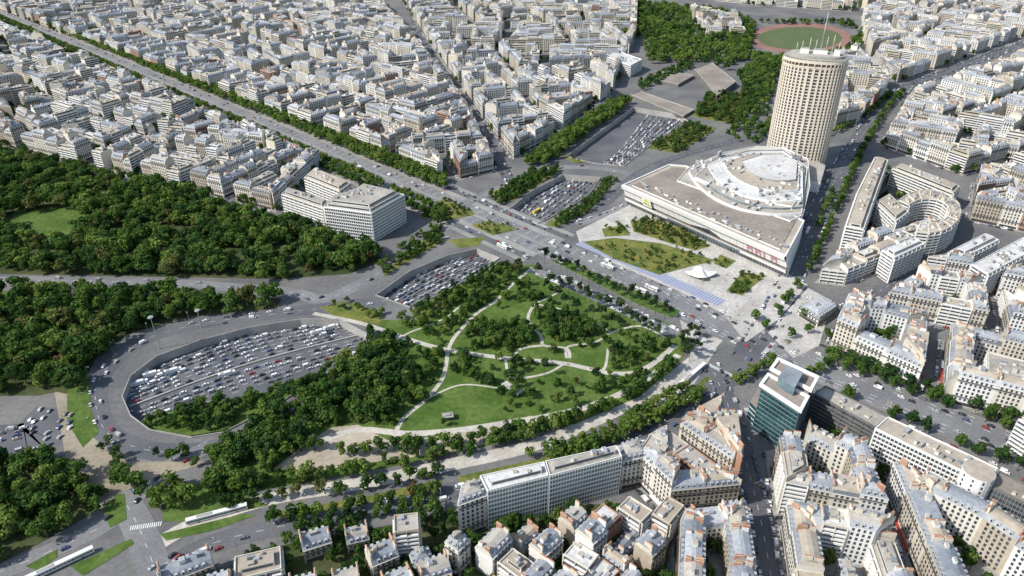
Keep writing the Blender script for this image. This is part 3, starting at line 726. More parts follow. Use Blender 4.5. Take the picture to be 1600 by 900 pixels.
# ---------------------------------------------------------------- convention centre
PH=23
Tt=ccw(GL([(973,290),(1228,402),(1257,346),(1072,260),(1045,258)],PH)); ox,oy=centroid(Tt)
root=obj('convention_centre',None,None,(ox,oy,0),label='large white convention centre with leaning glazed front',cat='building')
A_=G(973,290,PH);B_=G(1228,402,PH)
dx,dy=B_[0]-A_[0],B_[1]-A_[1];l=math.hypot(dx,dy);t=(dx/l,dy/l);n=(t[1],-t[0])
if n[1]>0: n=(-n[0],-n[1])
lean=9.0
def fpt(base,k,z,extra=0):
    o=-lean*(1-z/PH)+extra
    return (A_[0]+dx*k+n[0]*o,A_[1]+dy*k+n[1]*o,z)
fac=MB()
def fband(z0,z1,mat,e=0.0,k0=0.0,k1=1.0): fac.face([fpt(0,k0,z0,e),fpt(0,k1,z0,e),fpt(0,k1,z1,e),fpt(0,k0,z1,e)],mat)
def fled(z,e0,e1,mat,k0=0,k1=1): fac.face([fpt(0,k0,z,e0),fpt(0,k1,z,e0),fpt(0,k1,z,e1),fpt(0,k0,z,e1)],mat)
fband(0,5.5,'window_glass');fband(5.5,9,'white_panel',1.5);fled(5.5,0,1.5,'concrete');fled(9,1.5,0,'white_panel')
fband(9,11.2,'window_glass',-1.5);fled(9.02,1.4,-1.5,'roof_taupe');fband(11.2,19,'white_panel',0);fled(11.2,-1.5,0,'white_panel')
fband(19,20.0,'glass_blue',-.8);fband(20.0,PH+1.2,'white_panel',2.2);fled(20.0,-.8,2.2,'concrete');fled(PH+1.2,2.2,0,'white_panel')
for q in range(1,26): fac.face([fpt(0,q/26-.0006,11.3,.05),fpt(0,q/26+.0006,11.3,.05),fpt(0,q/26+.0006,19,.05),fpt(0,q/26-.0006,19,.05)],'concrete')
for zz in (13.8,16.4): fband(zz,zz+.18,'concrete',.06,.01,.99)
for q in range(1,60): fac.face([fpt(0,q/60-.001,0.2,.1),fpt(0,q/60+.001,.2,.1),fpt(0,q/60+.001,5.4,.1),fpt(0,q/60-.001,5.4,.1)],'steel')
fac.face([fpt(0,.44,11.3,.2),fpt(0,.64,11.3,.2),fpt(0,.57,15.8,.2)],'window_glass')
fac.face([fpt(0,.30,5.7,1.6),fpt(0,.75,5.7,1.6),fpt(0,.75,8.0,1.6),fpt(0,.30,8.0,1.6)],'glass_blue')
obj('facade',fac.build('facade',origin=(ox,oy,0)),root)
bod=MB()
C_=G(1257,346,PH);D_=G(1072,260,PH);E_=G(1045,258,PH)
A0=fpt(0,0,0);B0=fpt(0,1,0)
bod.face([B0,(*C_,0),(*C_,PH+1.2),fpt(0,1,PH+1.2)],'white_panel')
bod.wall(C_,D_,0,PH+1.2,'white_panel');bod.wall(D_,E_,0,PH+1.2,'white_panel')
bod.face([(*E_,0),A0,fpt(0,0,PH+1.2),(*E_,PH+1.2)],'white_panel')
A1=fpt(0,0,PH);B1=fpt(0,1,PH);base=ccw([A1[:2],B1[:2],C_,D_,E_]);inn=offs(base,[1.2]*5)
obj('wall',bod.build('wall',origin=(ox,oy,0)),root)
rf=MB();rf.face([(*p,PH) for p in inn],'roof_tan')
top_=ccw([(fpt(0,0,PH+1.2)[:2]),(fpt(0,1,PH+1.2)[:2]),C_,D_,E_])
for i in range(5):
    j=(i+1)%5; rf.face([(*top_[i],PH+1.2),(*top_[j],PH+1.2),(*inn[j],PH+1.2),(*inn[i],PH+1.2)],'white_panel'); rf.wall(inn[j],inn[i],PH,PH+1.2,'white_panel')
ii=offs(inn,[6]*5)
if ii: rf.prism(ii,PH+.01,PH+.8,'white_panel','roof_taupe')
rq=random.Random(6)
for q in range(40):
    k=.05+q*.0235;p=fpt(0,k,PH,-rq.uniform(7.5,22));rf.box(p[0],p[1],PH+.8,rq.uniform(1.5,6),rq.uniform(1.5,3),rq.uniform(.5,1.8),math.atan2(dy,dx),rq.choice(['concrete','white_panel','zinc0']),rq.choice(['zinc1','gravel']))
obj('roof',rf.build('roof',origin=(ox,oy,0)),root)
aud=MB()
def tier(px,h,z0,wm,rm,par=.9,pw=.5):
    P=ccw(GL(px,h)); aud.prism(P,z0,h-par,wm,rm); Q=offs(P,[pw]*len(P)) or offs(P,[.3]*len(P)) or P
    for i in range(len(P)):
        j=(i+1)%len(P); aud.wall(P[i],P[j],h-par,h,wm);aud.wall(Q[j],Q[i],h-par,h,wm);aud.face([(*P[i],h),(*P[j],h),(*Q[j],h),(*Q[i],h)],wm)
    return P
def fan(rx,ry,a0,a1,n,cx=1222,cy=246): return [(cx+rx*math.cos(math.radians(a0+(a1-a0)*i/n)),cy+ry*math.sin(math.radians(a0+(a1-a0)*i/n))) for i in range(n+1)]
tier([(1058,282),(1075,262),(1130,238),(1180,228),(1225,230),(1263,248),(1266,290),(1255,335),(1235,345)],25,0.0,'white_panel','gravel')
tier(fan(150,88,166,78,14)+[(1262,262),(1225,232),(1170,232),(1112,246)],26.6,24,'white_panel','roof_tan',.6,.8)
tier(fan(137,79,168,76,14)+[(1258,260),(1225,234),(1170,235),(1118,248)],27.8,26,'glass_blue','gravel',.5)
tier(fan(118,68,170,74,12)+[(1254,258),(1224,236),(1172,237),(1126,249)],29.3,27,'white_panel','gravel_white',.6,.8)
tier(fan(92,52,172,74,12)+[(1250,256),(1224,238),(1178,239)],30.6,29,'white_panel','roof_tan',.6)
tier(fan(64,36,172,70,10)+[(1246,254),(1224,240),(1190,241)],32,30,'concrete','gravel_white',.6)
tier([(1085,276),(1100,262),(1122,256),(1128,268),(1108,286)],29,25,'white_panel','gravel',.6)
tier([(1200,300),(1240,292),(1250,305),(1238,322),(1212,318)],28.6,25,'white_panel','roof_tan',.6)
r=random.Random(4)
for _ in range(150):
    u=r.uniform(1085,1255);v=r.uniform(240,325)
    th=math.hypot((u-1222)/145,(v-246)/84)
    if th>1 or u>1254: continue
    x,y=G(u,v,29); zb=25.5 if th>.9 else (27.5 if th>.75 else 28.8); aud.box(x,y,zb-1,r.uniform(1.5,6),r.uniform(1.2,3.5),r.uniform(2.4,4.6),-.75+r.choice([0,1.57]),r.choice(['white_panel','concrete','wall3','zinc0']),r.choice(['gravel_white','roof_tan','zinc1','gravel']))
obj('auditorium',aud.build('auditorium',origin=(ox,oy,0)),root)
def fbanner(k0,k1,z0,z1,mat,e=.35):
    m=MB();m.face([fpt(0,k0,z0,e),fpt(0,k1,z0,e),fpt(0,k1,z1,e),fpt(0,k0,z1,e)],mat);return m
m=fbanner(.145,.205,11,21.5,'white_panel',2.4)
def disk(k,z,rr,mat,e,ys=1):
    pts=[fpt(0,k+rr*math.cos(q*math.pi/10)/l,z+ys*rr*math.sin(q*math.pi/10),e) for q in range(20)];m.face(pts,mat)
disk(.175,17.6,3.0,'sign_yellow',2.45);disk(.165,14.5,2.0,'sign_green',2.5);disk(.187,14.3,1.8,'sign_yellow',2.55);disk(.175,16,1.3,'white_panel',2.6)
obj('banner',m.build('banner',origin=(ox,oy,0)),root)['label']='white banner with yellow and green emblem'
def strip(m,k0,k1,z0,z1,e=.45): m.face([fpt(0,k0,z0,e),fpt(0,k1,z0,e),fpt(0,k1,z1,e),fpt(0,k0,z1,e)],'sign_pink')
for k0,txt in ((.79,'M'),(.835,'M'),(.88,'i'),(.92,'M')):
    m=MB();w_=.008
    strip(m,k0,k0+w_,11.8,18.5)
    if txt=='M':
        strip(m,k0+.024,k0+.024+w_,11.8,18.5)
        m.face([fpt(0,k0+w_,18.5,.46),fpt(0,k0+w_,16.2,.46),fpt(0,k0+.016,13.6,.46),fpt(0,k0+.016,16,.46)],'sign_pink');m.face([fpt(0,k0+.016,16,.46),fpt(0,k0+.016,13.6,.46),fpt(0,k0+.024,16.2,.46),fpt(0,k0+.024,18.5,.46)],'sign_pink')
    obj('letter',m.build('letter',origin=(ox,oy,0)),root)

# ---------------------------------------------------------------- teal glass tower
P=TEAL;cx,cy=centroid(P);TT=36
root=obj('glass_office_tower',None,None,(cx,cy,0),label='dark teal glass office tower with pale roof frames',cat='tower')
w=MB();g=MB();rfm=MB()
Pi=offs(P,[1.5]*4)
w.prism(Pi,0,TT,'glass_teal','roof_taupe')
for i in range(4):
    a,b,l_,t_,n_=edge(P,i);a2,b2,*_=edge(Pi,i)
    for f in range(11): band(w,a2,b2,n_,f*3.3+.2,f*3.3+.4,.25,'steel')
    k=int(l_/3)
    for q in range(k+1): 
        c=q/k; w.box(a2[0]+(b2[0]-a2[0])*c+n_[0]*.15,a2[1]+(b2[1]-a2[1])*c+n_[1]*.15,.02,.18,.35,TT-.4,math.atan2(t_[1],t_[0]),'glass_blue')
    win_row(g,a2,t_,n_,math.hypot(b2[0]-a2[0],b2[1]-a2[1]),0,11,3.3,3.0,2.4,2.0,'glass_teal',.08)
def lerp(p,q,f): return (p[0]+(q[0]-p[0])*f,p[1]+(q[1]-p[1])*f)
i0=max(range(4),key=lambda i:edge(P,i)[2])
p0,p1,p2,p3=[P[(i0+k)%4] for k in range(4)]
for f0,f1,zt in ((0,.46,TT+1.2),(.54,1,TT+3.2)):
    FR=ccw([lerp(p0,p1,f0),lerp(p0,p1,f1),lerp(p3,p2,f1),lerp(p3,p2,f0)]);Q=offs(FR,[1.8]*4)
    rfm.prism(offs(FR,[1.6]*4),TT+.01,zt-1.4,'glass_teal','roof_taupe')
    for i in range(4):
        j=(i+1)%4
        rfm.wall(FR[i],FR[j],zt-1.9,zt,'white_panel');rfm.wall(Q[j],Q[i],zt-1.9,zt,'white_panel');rfm.face([(*FR[i],zt),(*FR[j],zt),(*Q[j],zt),(*Q[i],zt)],'white_panel');rfm.face([(*FR[j],zt-1.9),(*FR[i],zt-1.9),(*Q[i],zt-1.9),(*Q[j],zt-1.9)],'white_panel')
Q3=offs(P,[8.5]*4);rfm.prism(Q3,TT+.02,TT+7,'glass_blue','zinc0')
obj('wall',w.build('wall',origin=(cx,cy,0)),root);o=obj('windows',g.build('windows',origin=(cx,cy,0)),root);o['kind']='stuff';obj('roof',rfm.build('roof',origin=(cx,cy,0)),root)
low=MB();LP=ccw(GL([(1172,628),(1186,604),(1196,610),(1184,640)],14));low.prism(LP,0,14,'glass_teal','roof_taupe')
for i in range(4):
    a,b,l_,t_,n_=edge(LP,i)
    for f in range(4): band(low,a,b,n_,f*3.4+.4,f*3.4+.8,.2,'white_panel')
obj('annex',low.build('annex',origin=(cx,cy,0)),root)
x,y=G(1530,735,36)
m=MB();ring_=[(x+8*math.cos(q*math.pi/10),y+8*math.sin(q*math.pi/10)) for q in range(20)];m.prism(ring_,0,36,'wall3','roof_tan')
root=obj('stair_tower',None,None,(x,y,0),label='white cylindrical stair tower joining office slabs',cat='tower');obj('wall',m.build('wall',origin=(x,y,0)),root)
m=MB()
for q in range(0,20,2):
    a,b,l_,t_,n_=edge(ring_,q);win_row(m,a,t_,n_,l_,0,11,3.2,1.4,1.0,1.8)
o=obj('windows',m.build('windows',origin=(x,y,0)),root);o['kind']='stuff'
for px,h in (([(985,148),(1000,143),(1085,172),(1068,182)],3),([(1085,108),(1112,98),(1150,128),(1120,150)],8),([(1010,122),(1030,110),(1085,118),(1060,132)],4)):
    P=ccw(GL(px,h));c_=centroid(P);m=MB();m.prism(P,.01,h,'concrete_dark','roof_taupe');m2=MB();
    Q=offs(P,[.4]*4) or P
    for i in range(4):
        j=(i+1)%4;m2.wall(P[i],P[j],h,h+1,'concrete');m2.face([(*P[i],h+1),(*P[j],h+1),(*Q[j],h+1),(*Q[i],h+1)],'concrete');m2.wall(Q[j],Q[i],h,h+1,'concrete')
    rr=obj('concrete_deck',None,None,(*c_,0),label='brown concrete deck over the sunken road',cat='bridge');obj('deck',m.build('deck',origin=(*c_,0)),rr);obj('parapet',m2.build('parapet',origin=(*c_,0)),rr)
x,y=G(1094,432);m=MB();n_=32
for q in range(n_):
    a0,a1=2*math.pi*q/n_,2*math.pi*(q+1)/n_
    def rp(a,k): 
        rr=(11+2.5*math.cos(4*a))*k; return (x+rr*math.cos(a),y+rr*.75*math.sin(a),3.5+6*(1-k)**1.6+1.2*math.cos(4*a)*k*k)
    for k in range(4): m.face([rp(a0,k/4+.001),rp(a0,(k+1)/4),rp(a1,(k+1)/4),rp(a1,k/4+.001)],'white_panel')
rr=obj('tent_canopy',None,None,(x,y,0),label='white tensile fabric canopy on the paved square',cat='tent');obj('canopy',m.build('canopy',origin=(x,y,0)),rr)
for q in range(4):
    a=q*math.pi/2;m=MB();m.box(x+11*math.cos(a),y+8.5*math.sin(a),.1,.3,.3,4.2,0,'steel');obj('pole',m.build('pole',origin=(x,y,0)),rr)
def cyl(m,x,y,z0,z1,r0,r1,mat,n=8):
    for q in range(n):
        a,b=2*math.pi*q/n,2*math.pi*(q+1)/n
        m.face([(x+r0*math.cos(a),y+r0*math.sin(a),z0),(x+r0*math.cos(b),y+r0*math.sin(b),z0),(x+r1*math.cos(b),y+r1*math.sin(b),z1),(x+r1*math.cos(a),y+r1*math.sin(a),z1)],mat)
    m.face([(x+r1*math.cos(2*math.pi*q/n),y+r1*math.sin(2*math.pi*q/n),z1) for q in range(n)],mat)
for (u,v,hh) in ((250,545,28),(315,512,16)):
    x,y=G(u,v);m=MB()
    cyl(m,x,y,.05,hh,.4,.2,'steel');rr=obj('light_mast',None,None,(x,y,0),label='tall motorway light mast with round lamp ring',cat='street lamp');obj('pole',m.build('pole',origin=(x,y,0)),rr)
    m=MB();cyl(m,x,y,hh-.4,hh+.2,2.0,1.8,'steel',14);obj('lamp_ring',m.build('lamp_ring',origin=(x,y,0)),rr)
for u,v,a,lx,ly in ((535,610,.4,12,7),(560,598,.4,8,6),(800,612,-.8,16,5),(700,655,.2,7,5),(645,690,.3,6,5)):
    x,y=G(u,v);rr=obj('park_pavilion',None,None,(x,y,.2),label='small pale-roofed park pavilion on slim posts',cat='pavilion',group='small pavilions in the park');rr.rotation_euler=(0,0,a)
    m=MB();m.box(0,0,3.1,lx,ly,.35,0,'wall3','gravel',True);m.box(0,0,3.45,lx*.5,ly*.5,.7,0,'glass_blue','gravel');obj('roof',m.build('roof'),rr)
    for sx in (-.45,.45):
        for sy in (-.42,.42): m=MB();m.box(lx*sx,ly*sy,0,.25,.25,3.1,0,'steel');obj('post',m.build('post'),rr)
    m=MB();m.box(0,0,0,lx*.5,ly*.6,3.09,0,'glass_blue');obj('wall',m.build('wall'),rr)

# ---------------------------------------------------------------- trees
def tmpl_round(seed,nl=8,nq=300,flat=1.0,low=.28):
    r=np.random.RandomState(seed);C=[]
    for i in range(nl):
        a=r.uniform(0,2*np.pi);rr=r.uniform(.2,.7);z=low+.10+(1-low-.32)*r.uniform(0,1)
        C.append((rr*np.cos(a),rr*np.sin(a),z,r.uniform(.24,.46)))
    C.append((0,0,.74,.42))
    V=[];q=0
    while q<nq:
        c=C[r.randint(len(C))];d=r.normal(size=3);d/=np.linalg.norm(d)
        if d[2]<-.4: continue
        p=np.array([c[0]+d[0]*c[3],c[1]+d[1]*c[3],c[2]+d[2]*c[3]*.42*flat])*1.0
        p+=r.normal(size=3)*np.array([.05,.05,.025])
        nrm=d+r.normal(size=3)*.34;nrm/=np.linalg.norm(nrm)
        t=np.cross(nrm,[0.3,.2,1]);t/=np.linalg.norm(t);b=np.cross(nrm,t);s=r.uniform(.055,.115)
        for i_,j_ in((-1,-1),(1,-.7),(.8,1),(-.9,.8)):
            w=(t*i_+b*j_)*s; V.append((p[0]+w[0],p[1]+w[1],p[2]+w[2]*.55))
        q+=1
    core=[]
    for c in C:
        for ax in range(3):
            for sg in(-1,1):
                o=np.zeros(3);o[ax]=sg;u=np.roll(o,1);w=np.roll(o,2)
                for i_,j_ in((-1,-1),(1,-1),(1,1),(-1,1)):
                    d=o+u*i_*sg*.62+w*j_*.62;d/=np.linalg.norm(d);core.append((c[0]+d[0]*c[3]*.92,c[1]+d[1]*c[3]*.92,c[2]+d[2]*c[3]*.385*flat))
    return np.array(V+core,dtype=np.float32)
def tmpl_pine(seed):
    r=np.random.RandomState(seed);V=[]
    for i in range(9):
        a=r.uniform(0,2*np.pi);rr=r.uniform(.1,.7);z=r.uniform(.6,.95);cr=r.uniform(.3,.42)
        for q in range(24):
            d=r.normal(size=3);d/=np.linalg.norm(d);p=np.array([rr*np.cos(a)+d[0]*cr,rr*np.sin(a)+d[1]*cr,z+d[2]*.05])
            nrm=d*.5+np.array([0,0,.8])+r.normal(size=3)*.4;nrm/=np.linalg.norm(nrm);t=np.cross(nrm,[1,.2,.1]);t/=np.linalg.norm(t);b=np.cross(nrm,t);s=r.uniform(.08,.15)
            for i_,j_ in((-1,-1),(1,-.7),(.8,1),(-.9,.8)):
                w=(t*i_+b*j_)*s;V.append((p[0]+w[0],p[1]+w[1],p[2]+w[2]*.4))
    return np.array(V,dtype=np.float32)
def tmpl_trunk(hh=.45,w=.06,limbs=3,seed=1):
    r=np.random.RandomState(seed);V=[]
    def seg(p,q,r0,r1,n=5):
        for k in range(n):
            a,b=2*np.pi*k/n,2*np.pi*(k+1)/n
            V.extend([(p[0]+r0*np.cos(a),p[1]+r0*np.sin(a),p[2]),(p[0]+r0*np.cos(b),p[1]+r0*np.sin(b),p[2]),(q[0]+r1*np.cos(b),q[1]+r1*np.sin(b),q[2]),(q[0]+r1*np.cos(a),q[1]+r1*np.sin(a),q[2])])
    seg((0,0,-.005),(0,0,hh),w,w*.6)
    for k in range(limbs):
        a=2*np.pi*k/limbs+r.uniform(0,1);seg((0,0,hh*.85),(.45*np.cos(a),.45*np.sin(a),hh+.3),w*.5,w*.2,4)
    return np.array(V,dtype=np.float32)
NB=8
TM=[tmpl_round(1),tmpl_round(2,6),tmpl_round(3,10,330),tmpl_round(4,7,280,1.1,.2),tmpl_round(5,5,260,.9),tmpl_round(11,9,320,1.2,.15),tmpl_round(12,4,240,1.0,.3),tmpl_round(13,12,340,.85),tmpl_pine(6),tmpl_pine(7)]
TKr=tmpl_trunk();TKp=tmpl_trunk(.85,.05,3,4)
TREES=[]
MIXG=['leaf_green']*5+['leaf_dark']*3+['leaf_light']*3
def tree(x,y,h,rad,mixm=MIXG,z=0.1,pine=False,r=R):
    TREES.append((x,y,z,h,rad,r.choice([NB,NB+1]) if pine else r.randrange(NB),r.choice(mixm),r.uniform(0,6.28)))
PG={}
for x,y,w in PPTS: PG.setdefault((int(x//8),int(y//8)),[]).append((x,y,w))
def nearpath(x,y):
    i,j=int(x//8),int(y//8)
    for a in (-1,0,1):
        for b in (-1,0,1):
            for px,py,w in PG.get((i+a,j+b),()):
                if (x-px)**2+(y-py)**2<w*w: return True
    return False
def scatter(px,sp,h0,h1,mixm=MIXG,prob=1.0,seed=0,z=0.1,excl=(),world=False,pine=False,rr=.46,trench=False,tex=None):
    P=px if world else GL(px);r=random.Random(seed+77);x0=min(p[0] for p in P);x1=max(p[0] for p in P);y0=min(p[1] for p in P);y1=max(p[1] for p in P)
    y=y0;row=0
    while y<y1:
        x=x0+(row%2)*sp/2
        while x<x1:
            a,b=x+r.uniform(-.42,.42)*sp,y+r.uniform(-.42,.42)*sp
            pr=prob
            if tex: 
                s=math.sin(a*.045+seed)+math.sin(b*.06+a*.02)+math.sin((a-b)*.09); pr=prob if s>-.3 else prob*tex
            if r.random()<pr and pip(a,b,P) and inview(a,b,60) and not any(pip(a,b,E) for E in excl) and (trench or not intrench(a,b)) and not nearpath(a,b):
                h=r.uniform(h0,h1);tree(a,b,h,h*rr*r.uniform(.7,1.3),mixm,z,pine,r)
            x+=sp
        y+=sp*.87;row+=1
def row(px,sp,h0,h1,off=0,mixm=MIXG,prob=.95,seed=0,smoothn=6,world=False,rr=.44,pine=False,jit=.9):
    L=px if world else smooth(GL(px),smoothn);L=offline(L,off);r=random.Random(seed+5)
    for x,y,a in resample(L,sp):
        if r.random()<prob and inview(x,y,50) and not intrench(x,y):
            h=r.uniform(h0,h1);tree(x+r.uniform(-jit,jit),y+r.uniform(-jit,jit),h,h*rr*r.uniform(.8,1.2),mixm,.1,pine,r)
FM=['leaf_dark']*4+['leaf_green']*7+['leaf_olive']*1+['leaf_light']*3
CL1=GL([(20,335),(100,327),(160,350),(115,374),(60,380),(25,362)])
scatter(FOR1,10.2,11,20,FM,.96,1,world=True,excl=[CL1,GL([(230,360),(280,352),(320,366),(270,378)]),GL([(330,395),(380,392),(420,405),(370,412)]),GL([(0,395),(60,392),(90,402),(30,412)]),GL([(130,305),(170,300),(200,310),(160,318)])],rr=.5,tex=.7);scatter(GL([(450,405),(540,380),(600,398),(560,422),(460,434)]),9,10,14,['leaf_olive','leaf_rust','leaf_green'],.5,91,world=True)
scatter(FOR2,10,11,20,FM,.95,2,world=True,rr=.5,tex=.75);scatter(FOR3,9.5,10,18,FM,.88,3,world=True,rr=.5)
for u,v in ((40,520),(130,555),(90,500),(105,580),(520,415),(498,408)):
    x,y=G(u,v);tree(x,y,15,7,['leaf_rust'])
scatter([(130,840),(150,800),(110,770),(130,740),(180,780)],9,8,12,MIXG,.4,31)
scatter([(130,700),(165,690),(200,712),(330,712),(340,722),(250,735),(150,730)],8,7,11,['leaf_dark','leaf_green'],.6,32)
scatter([(215,655),(330,624),(430,604),(540,574),(480,602),(420,630),(340,662),(270,672),(230,665)],6.5,6,11,MIXG,.95,4,z=-3.6,trench=True)
row([(420,650),(500,602),(560,562)],7,8,12,-5,MIXG,.9,291)
# park
WOOD=[(340,705),(420,648),(500,602),(578,552),(640,556),(655,590),(640,625),(600,664),(560,660),(520,664),(480,690),(420,735),(345,765)]
CLR=[GL(p) for p in ([(655,612),(755,600),(792,637),(722,664),(640,669),(635,650)],[(745,500),(800,474),(835,482),(828,504),(770,512)],[(893,549),(948,538),(955,561),(920,574),(893,565)],[(818,580),(850,574),(920,580),(935,597),(880,602),(818,599)],[(808,545),(850,547),(872,558),(810,556)],[(595,511),(648,517),(675,533),(650,529)],[(712,529),(765,526),(768,544),(715,541)],[(905,518),(948,512),(948,526),(905,532)])]
scatter(WOOD,7.8,10,16,['leaf_dark']*3+['leaf_green']*4+['leaf_light'],.92,5,rr=.5)
scatter([(520,530),(560,520),(600,525),(640,540),(620,556),(570,560)],8,7,11,MIXG,.8,51)
PM=['leaf_green']*5+['leaf_dark']*4+['leaf_light']*3+['leaf_olive']
scatter(PARK,6.5,4,11,PM,.88,60,world=True,excl=CLR+[SAND,GL(WOOD),GL([(795,410),(840,410),(1065,508),(1062,545),(1010,535),(850,462)])],rr=.44,tex=.55)
scatter([(745,520),(830,500),(850,535),(800,545),(750,545)],6,8,12,['leaf_dark','leaf_green'],.7,61);scatter([(850,485),(900,495),(950,520),(900,545),(860,530)],6,8,12,['leaf_dark','leaf_green'],.7,62)
row([(850,412),(1062,508)],8.5,14,18,0,['leaf_pine'],.8,200,rr=.24,pine=True,jit=1.8)
row([(838,438),(930,482),(1046,540)],8.5,14,18,0,['leaf_pine','leaf_pine','leaf_dark'],.85,201,rr=.26,pine=True,jit=2.5)
row([(848,458),(930,500),(1010,546)],9,13,17,0,['leaf_pine'],.6,202,rr=.26,pine=True,jit=3)
scatter([(1060,515),(1092,520),(1090,560),(1060,575)],8,13,17,['leaf_pine'],.8,210,pine=True,rr=.24)
for u,v in ((740,478),(752,452),(790,430),(810,425),(800,585),(850,590),(900,490),(860,470),(940,500),(960,560),(930,600)): 
    x,y=G(u,v);tree(x,y,15,3.6,['leaf_pine'],.1,True)
row([(410,728),(480,705),(540,712),(640,702),(720,697),(790,683),(850,668),(930,648),(1000,612),(1050,575)],8,10,14,0,MIXG,.85,220,rr=.46)
row([(345,770),(430,752),(560,735),(700,710),(830,680),(930,642)],8,9,13,3,['leaf_light','leaf_green'],.75,221)
row([(350,795),(450,778),(560,768),(690,742)],8,9,13,0,['leaf_green','leaf_dark','leaf_olive'],.95,222)
row([(430,815),(560,797),(640,783),(700,768)],8,9,13,0,['leaf_green','leaf_dark','leaf_light'],.95,223);row([(470,832),(560,812),(690,786)],8,8,12,0,['leaf_green','leaf_dark'],.8,229)
row([(860,725),(950,695),(1030,655),(1095,618)],7,9,13,0,['leaf_light','leaf_green'],1,224,rr=.48);row([(830,718),(930,688),(1010,648),(1085,605)],7,8,12,-1,['leaf_light','leaf_green'],.9,225,rr=.46)
scatter([(325,715),(345,700),(400,765),(345,785),(325,760)],8,10,14,['leaf_green','leaf_light'],.9,226,rr=.5)
for u,v in ((195,755),(255,795),(290,790),(110,820),(75,840),(340,770),(510,625),(560,590),(270,770),(380,765),(215,770)):
    x,y=G(u,v);tree(x,y,16,8,['leaf_green','leaf_light'])
x,y=G(660,625);tree(x,y,12,7,['leaf_light'])
x,y=G(645,775);tree(x,y,9,4,['leaf_rust'])
def avrow(off,sp,h0,h1,prob,seed,m=MIXG):
    L=offline(AVl,off);r=random.Random(seed)
    for x,y,a in resample(L,sp):
        u,v,_=PX(x,y)
        if r.random()<prob and inview(x,y,50) and u<700: h=r.uniform(h0,h1);tree(x+r.uniform(-.8,.8),y+r.uniform(-.8,.8),h,h*.5,m,.1,False,r)
sg=1 if offline(AVl,10)[50][1]>AVl[50][1] else -1
LG=['leaf_light','leaf_green','leaf_light']
avrow(sg*20.5,7.5,12,15,.98,1,LG);avrow(sg*33,7.5,12,15,.98,2,LG);avrow(-sg*20.5,8,10,13,.85,3,LG);avrow(-sg*34,8,9,13,.9,4,['leaf_dark','leaf_green'])
row([(1300,562),(1400,598),(1500,632),(1700,705)],10,11,14,0,['leaf_green','leaf_dark'],.95,240,rr=.47);row([(1320,578),(1420,615),(1520,652),(1700,722)],11,10,13,0,['leaf_green','leaf_dark'],.7,244,rr=.45)
row([(1300,612),(1360,640),(1480,690),(1600,740)],10,10,13,0,['leaf_green','leaf_dark'],.85,241)
row([(1150,600),(1180,585),(1200,570)],7,9,12,0,LG,1,242);row([(1255,595),(1290,575),(1300,560)],8,9,11,0,MIXG,.9,243)
scatter([(600,428),(690,355),(692,376),(645,405),(605,430)],6,5,9,['leaf_dark','leaf_green'],.9,250);scatter([(640,488),(775,414),(800,408),(710,478),(655,497)],6,5,9,['leaf_dark','leaf_green'],.9,251)
scatter([(765,310),(830,270),(880,262),(862,276),(800,316),(780,322)],6,6,10,['leaf_dark','leaf_green'],.95,252);scatter([(850,355),(925,308),(945,280),(965,283),(925,330),(870,358)],6,5,9,['leaf_dark','leaf_green'],.9,253)
scatter([(590,415),(600,408),(680,345),(692,352),(600,430)],6,5,8,MIXG,.5,254)
scatter([(815,262),(850,235),(900,200),(960,165),(985,160),(975,172),(900,225),(880,242),(850,262)],6.5,12,16,['leaf_light','leaf_green','leaf_light'],1,255,rr=.38)
scatter([(1010,232),(1075,193),(1120,202),(1060,242)],7,6,9,['leaf_dark','leaf_green','leaf_olive'],.85,256);scatter([(1080,182),(1150,197),(1185,150),(1105,150)],8,8,12,['leaf_dark','leaf_olive','leaf_green'],.9,257)
scatter([(1000,145),(1085,105),(1080,95),(995,130)],8,7,10,['leaf_dark','leaf_green'],.9,258)
PK=[(985,5),(1120,20),(1180,38),(1172,85),(1135,112),(1080,98),(1010,100),(1005,60),(960,72),(965,40)]
XL=[GL([(945,125),(940,100),(965,90),(1012,105),(1000,122),(975,128)]),GL([(1072,22),(1150,33),(1168,62),(1098,60)])]
scatter(PK,11,11,18,['leaf_green','leaf_light','leaf_light','leaf_dark'],.9,259,rr=.5,excl=XL,tex=.55)
scatter([(1150,118),(1190,95),(1225,92),(1200,170),(1150,195),(1165,150)],9,9,14,MIXG,.9,260);scatter([(1180,35),(1330,35),(1340,50),(1310,40),(1200,38)],10,8,12,MIXG,.8,261)
scatter([(1165,55),(1170,88),(1240,96),(1335,80),(1345,50),(1340,95),(1230,106),(1160,96)],9,11,16,['leaf_green','leaf_light'],.9,262)
scatter([(1330,60),(1345,60),(1350,100),(1310,95)],9,8,12,MIXG,.8,269)
scatter([(1130,205),(1200,170),(1215,215),(1150,230)],8,7,11,MIXG,.5,285)
scatter([(880,238),(925,250),(900,256)],6,4,7,MIXG,.7,263);scatter([(500,475),(540,470),(600,492),(585,512),(530,500)],7,5,8,MIXG,.7,264)
scatter([(655,340),(690,312),(715,318),(745,335),(700,345)],6,3,6,['leaf_olive','leaf_green'],.7,265);scatter([(735,352),(765,345),(812,358),(770,368)],6,2,5,['leaf_olive','leaf_green'],.5,286)
scatter([(915,378),(1080,395),(1100,410),(1030,428),(950,402)],6,2,5,['leaf_olive','leaf_green','leaf_light'],.6,266);scatter([(985,343),(1030,343),(1110,385),(1085,392),(990,362)],6,4,7,['leaf_green','leaf_olive'],.85,267);scatter([(1160,425),(1195,432),(1160,462),(1135,455)],6,4,6,['leaf_green'],.8,268)
scatter([(1040,380),(1100,395),(1150,415),(1120,424)],8,3,6,['leaf_green','leaf_light'],.5,287);scatter([(940,355),(978,350),(988,370),(942,372)],6,3,5,['leaf_green','leaf_light'],.6,292)
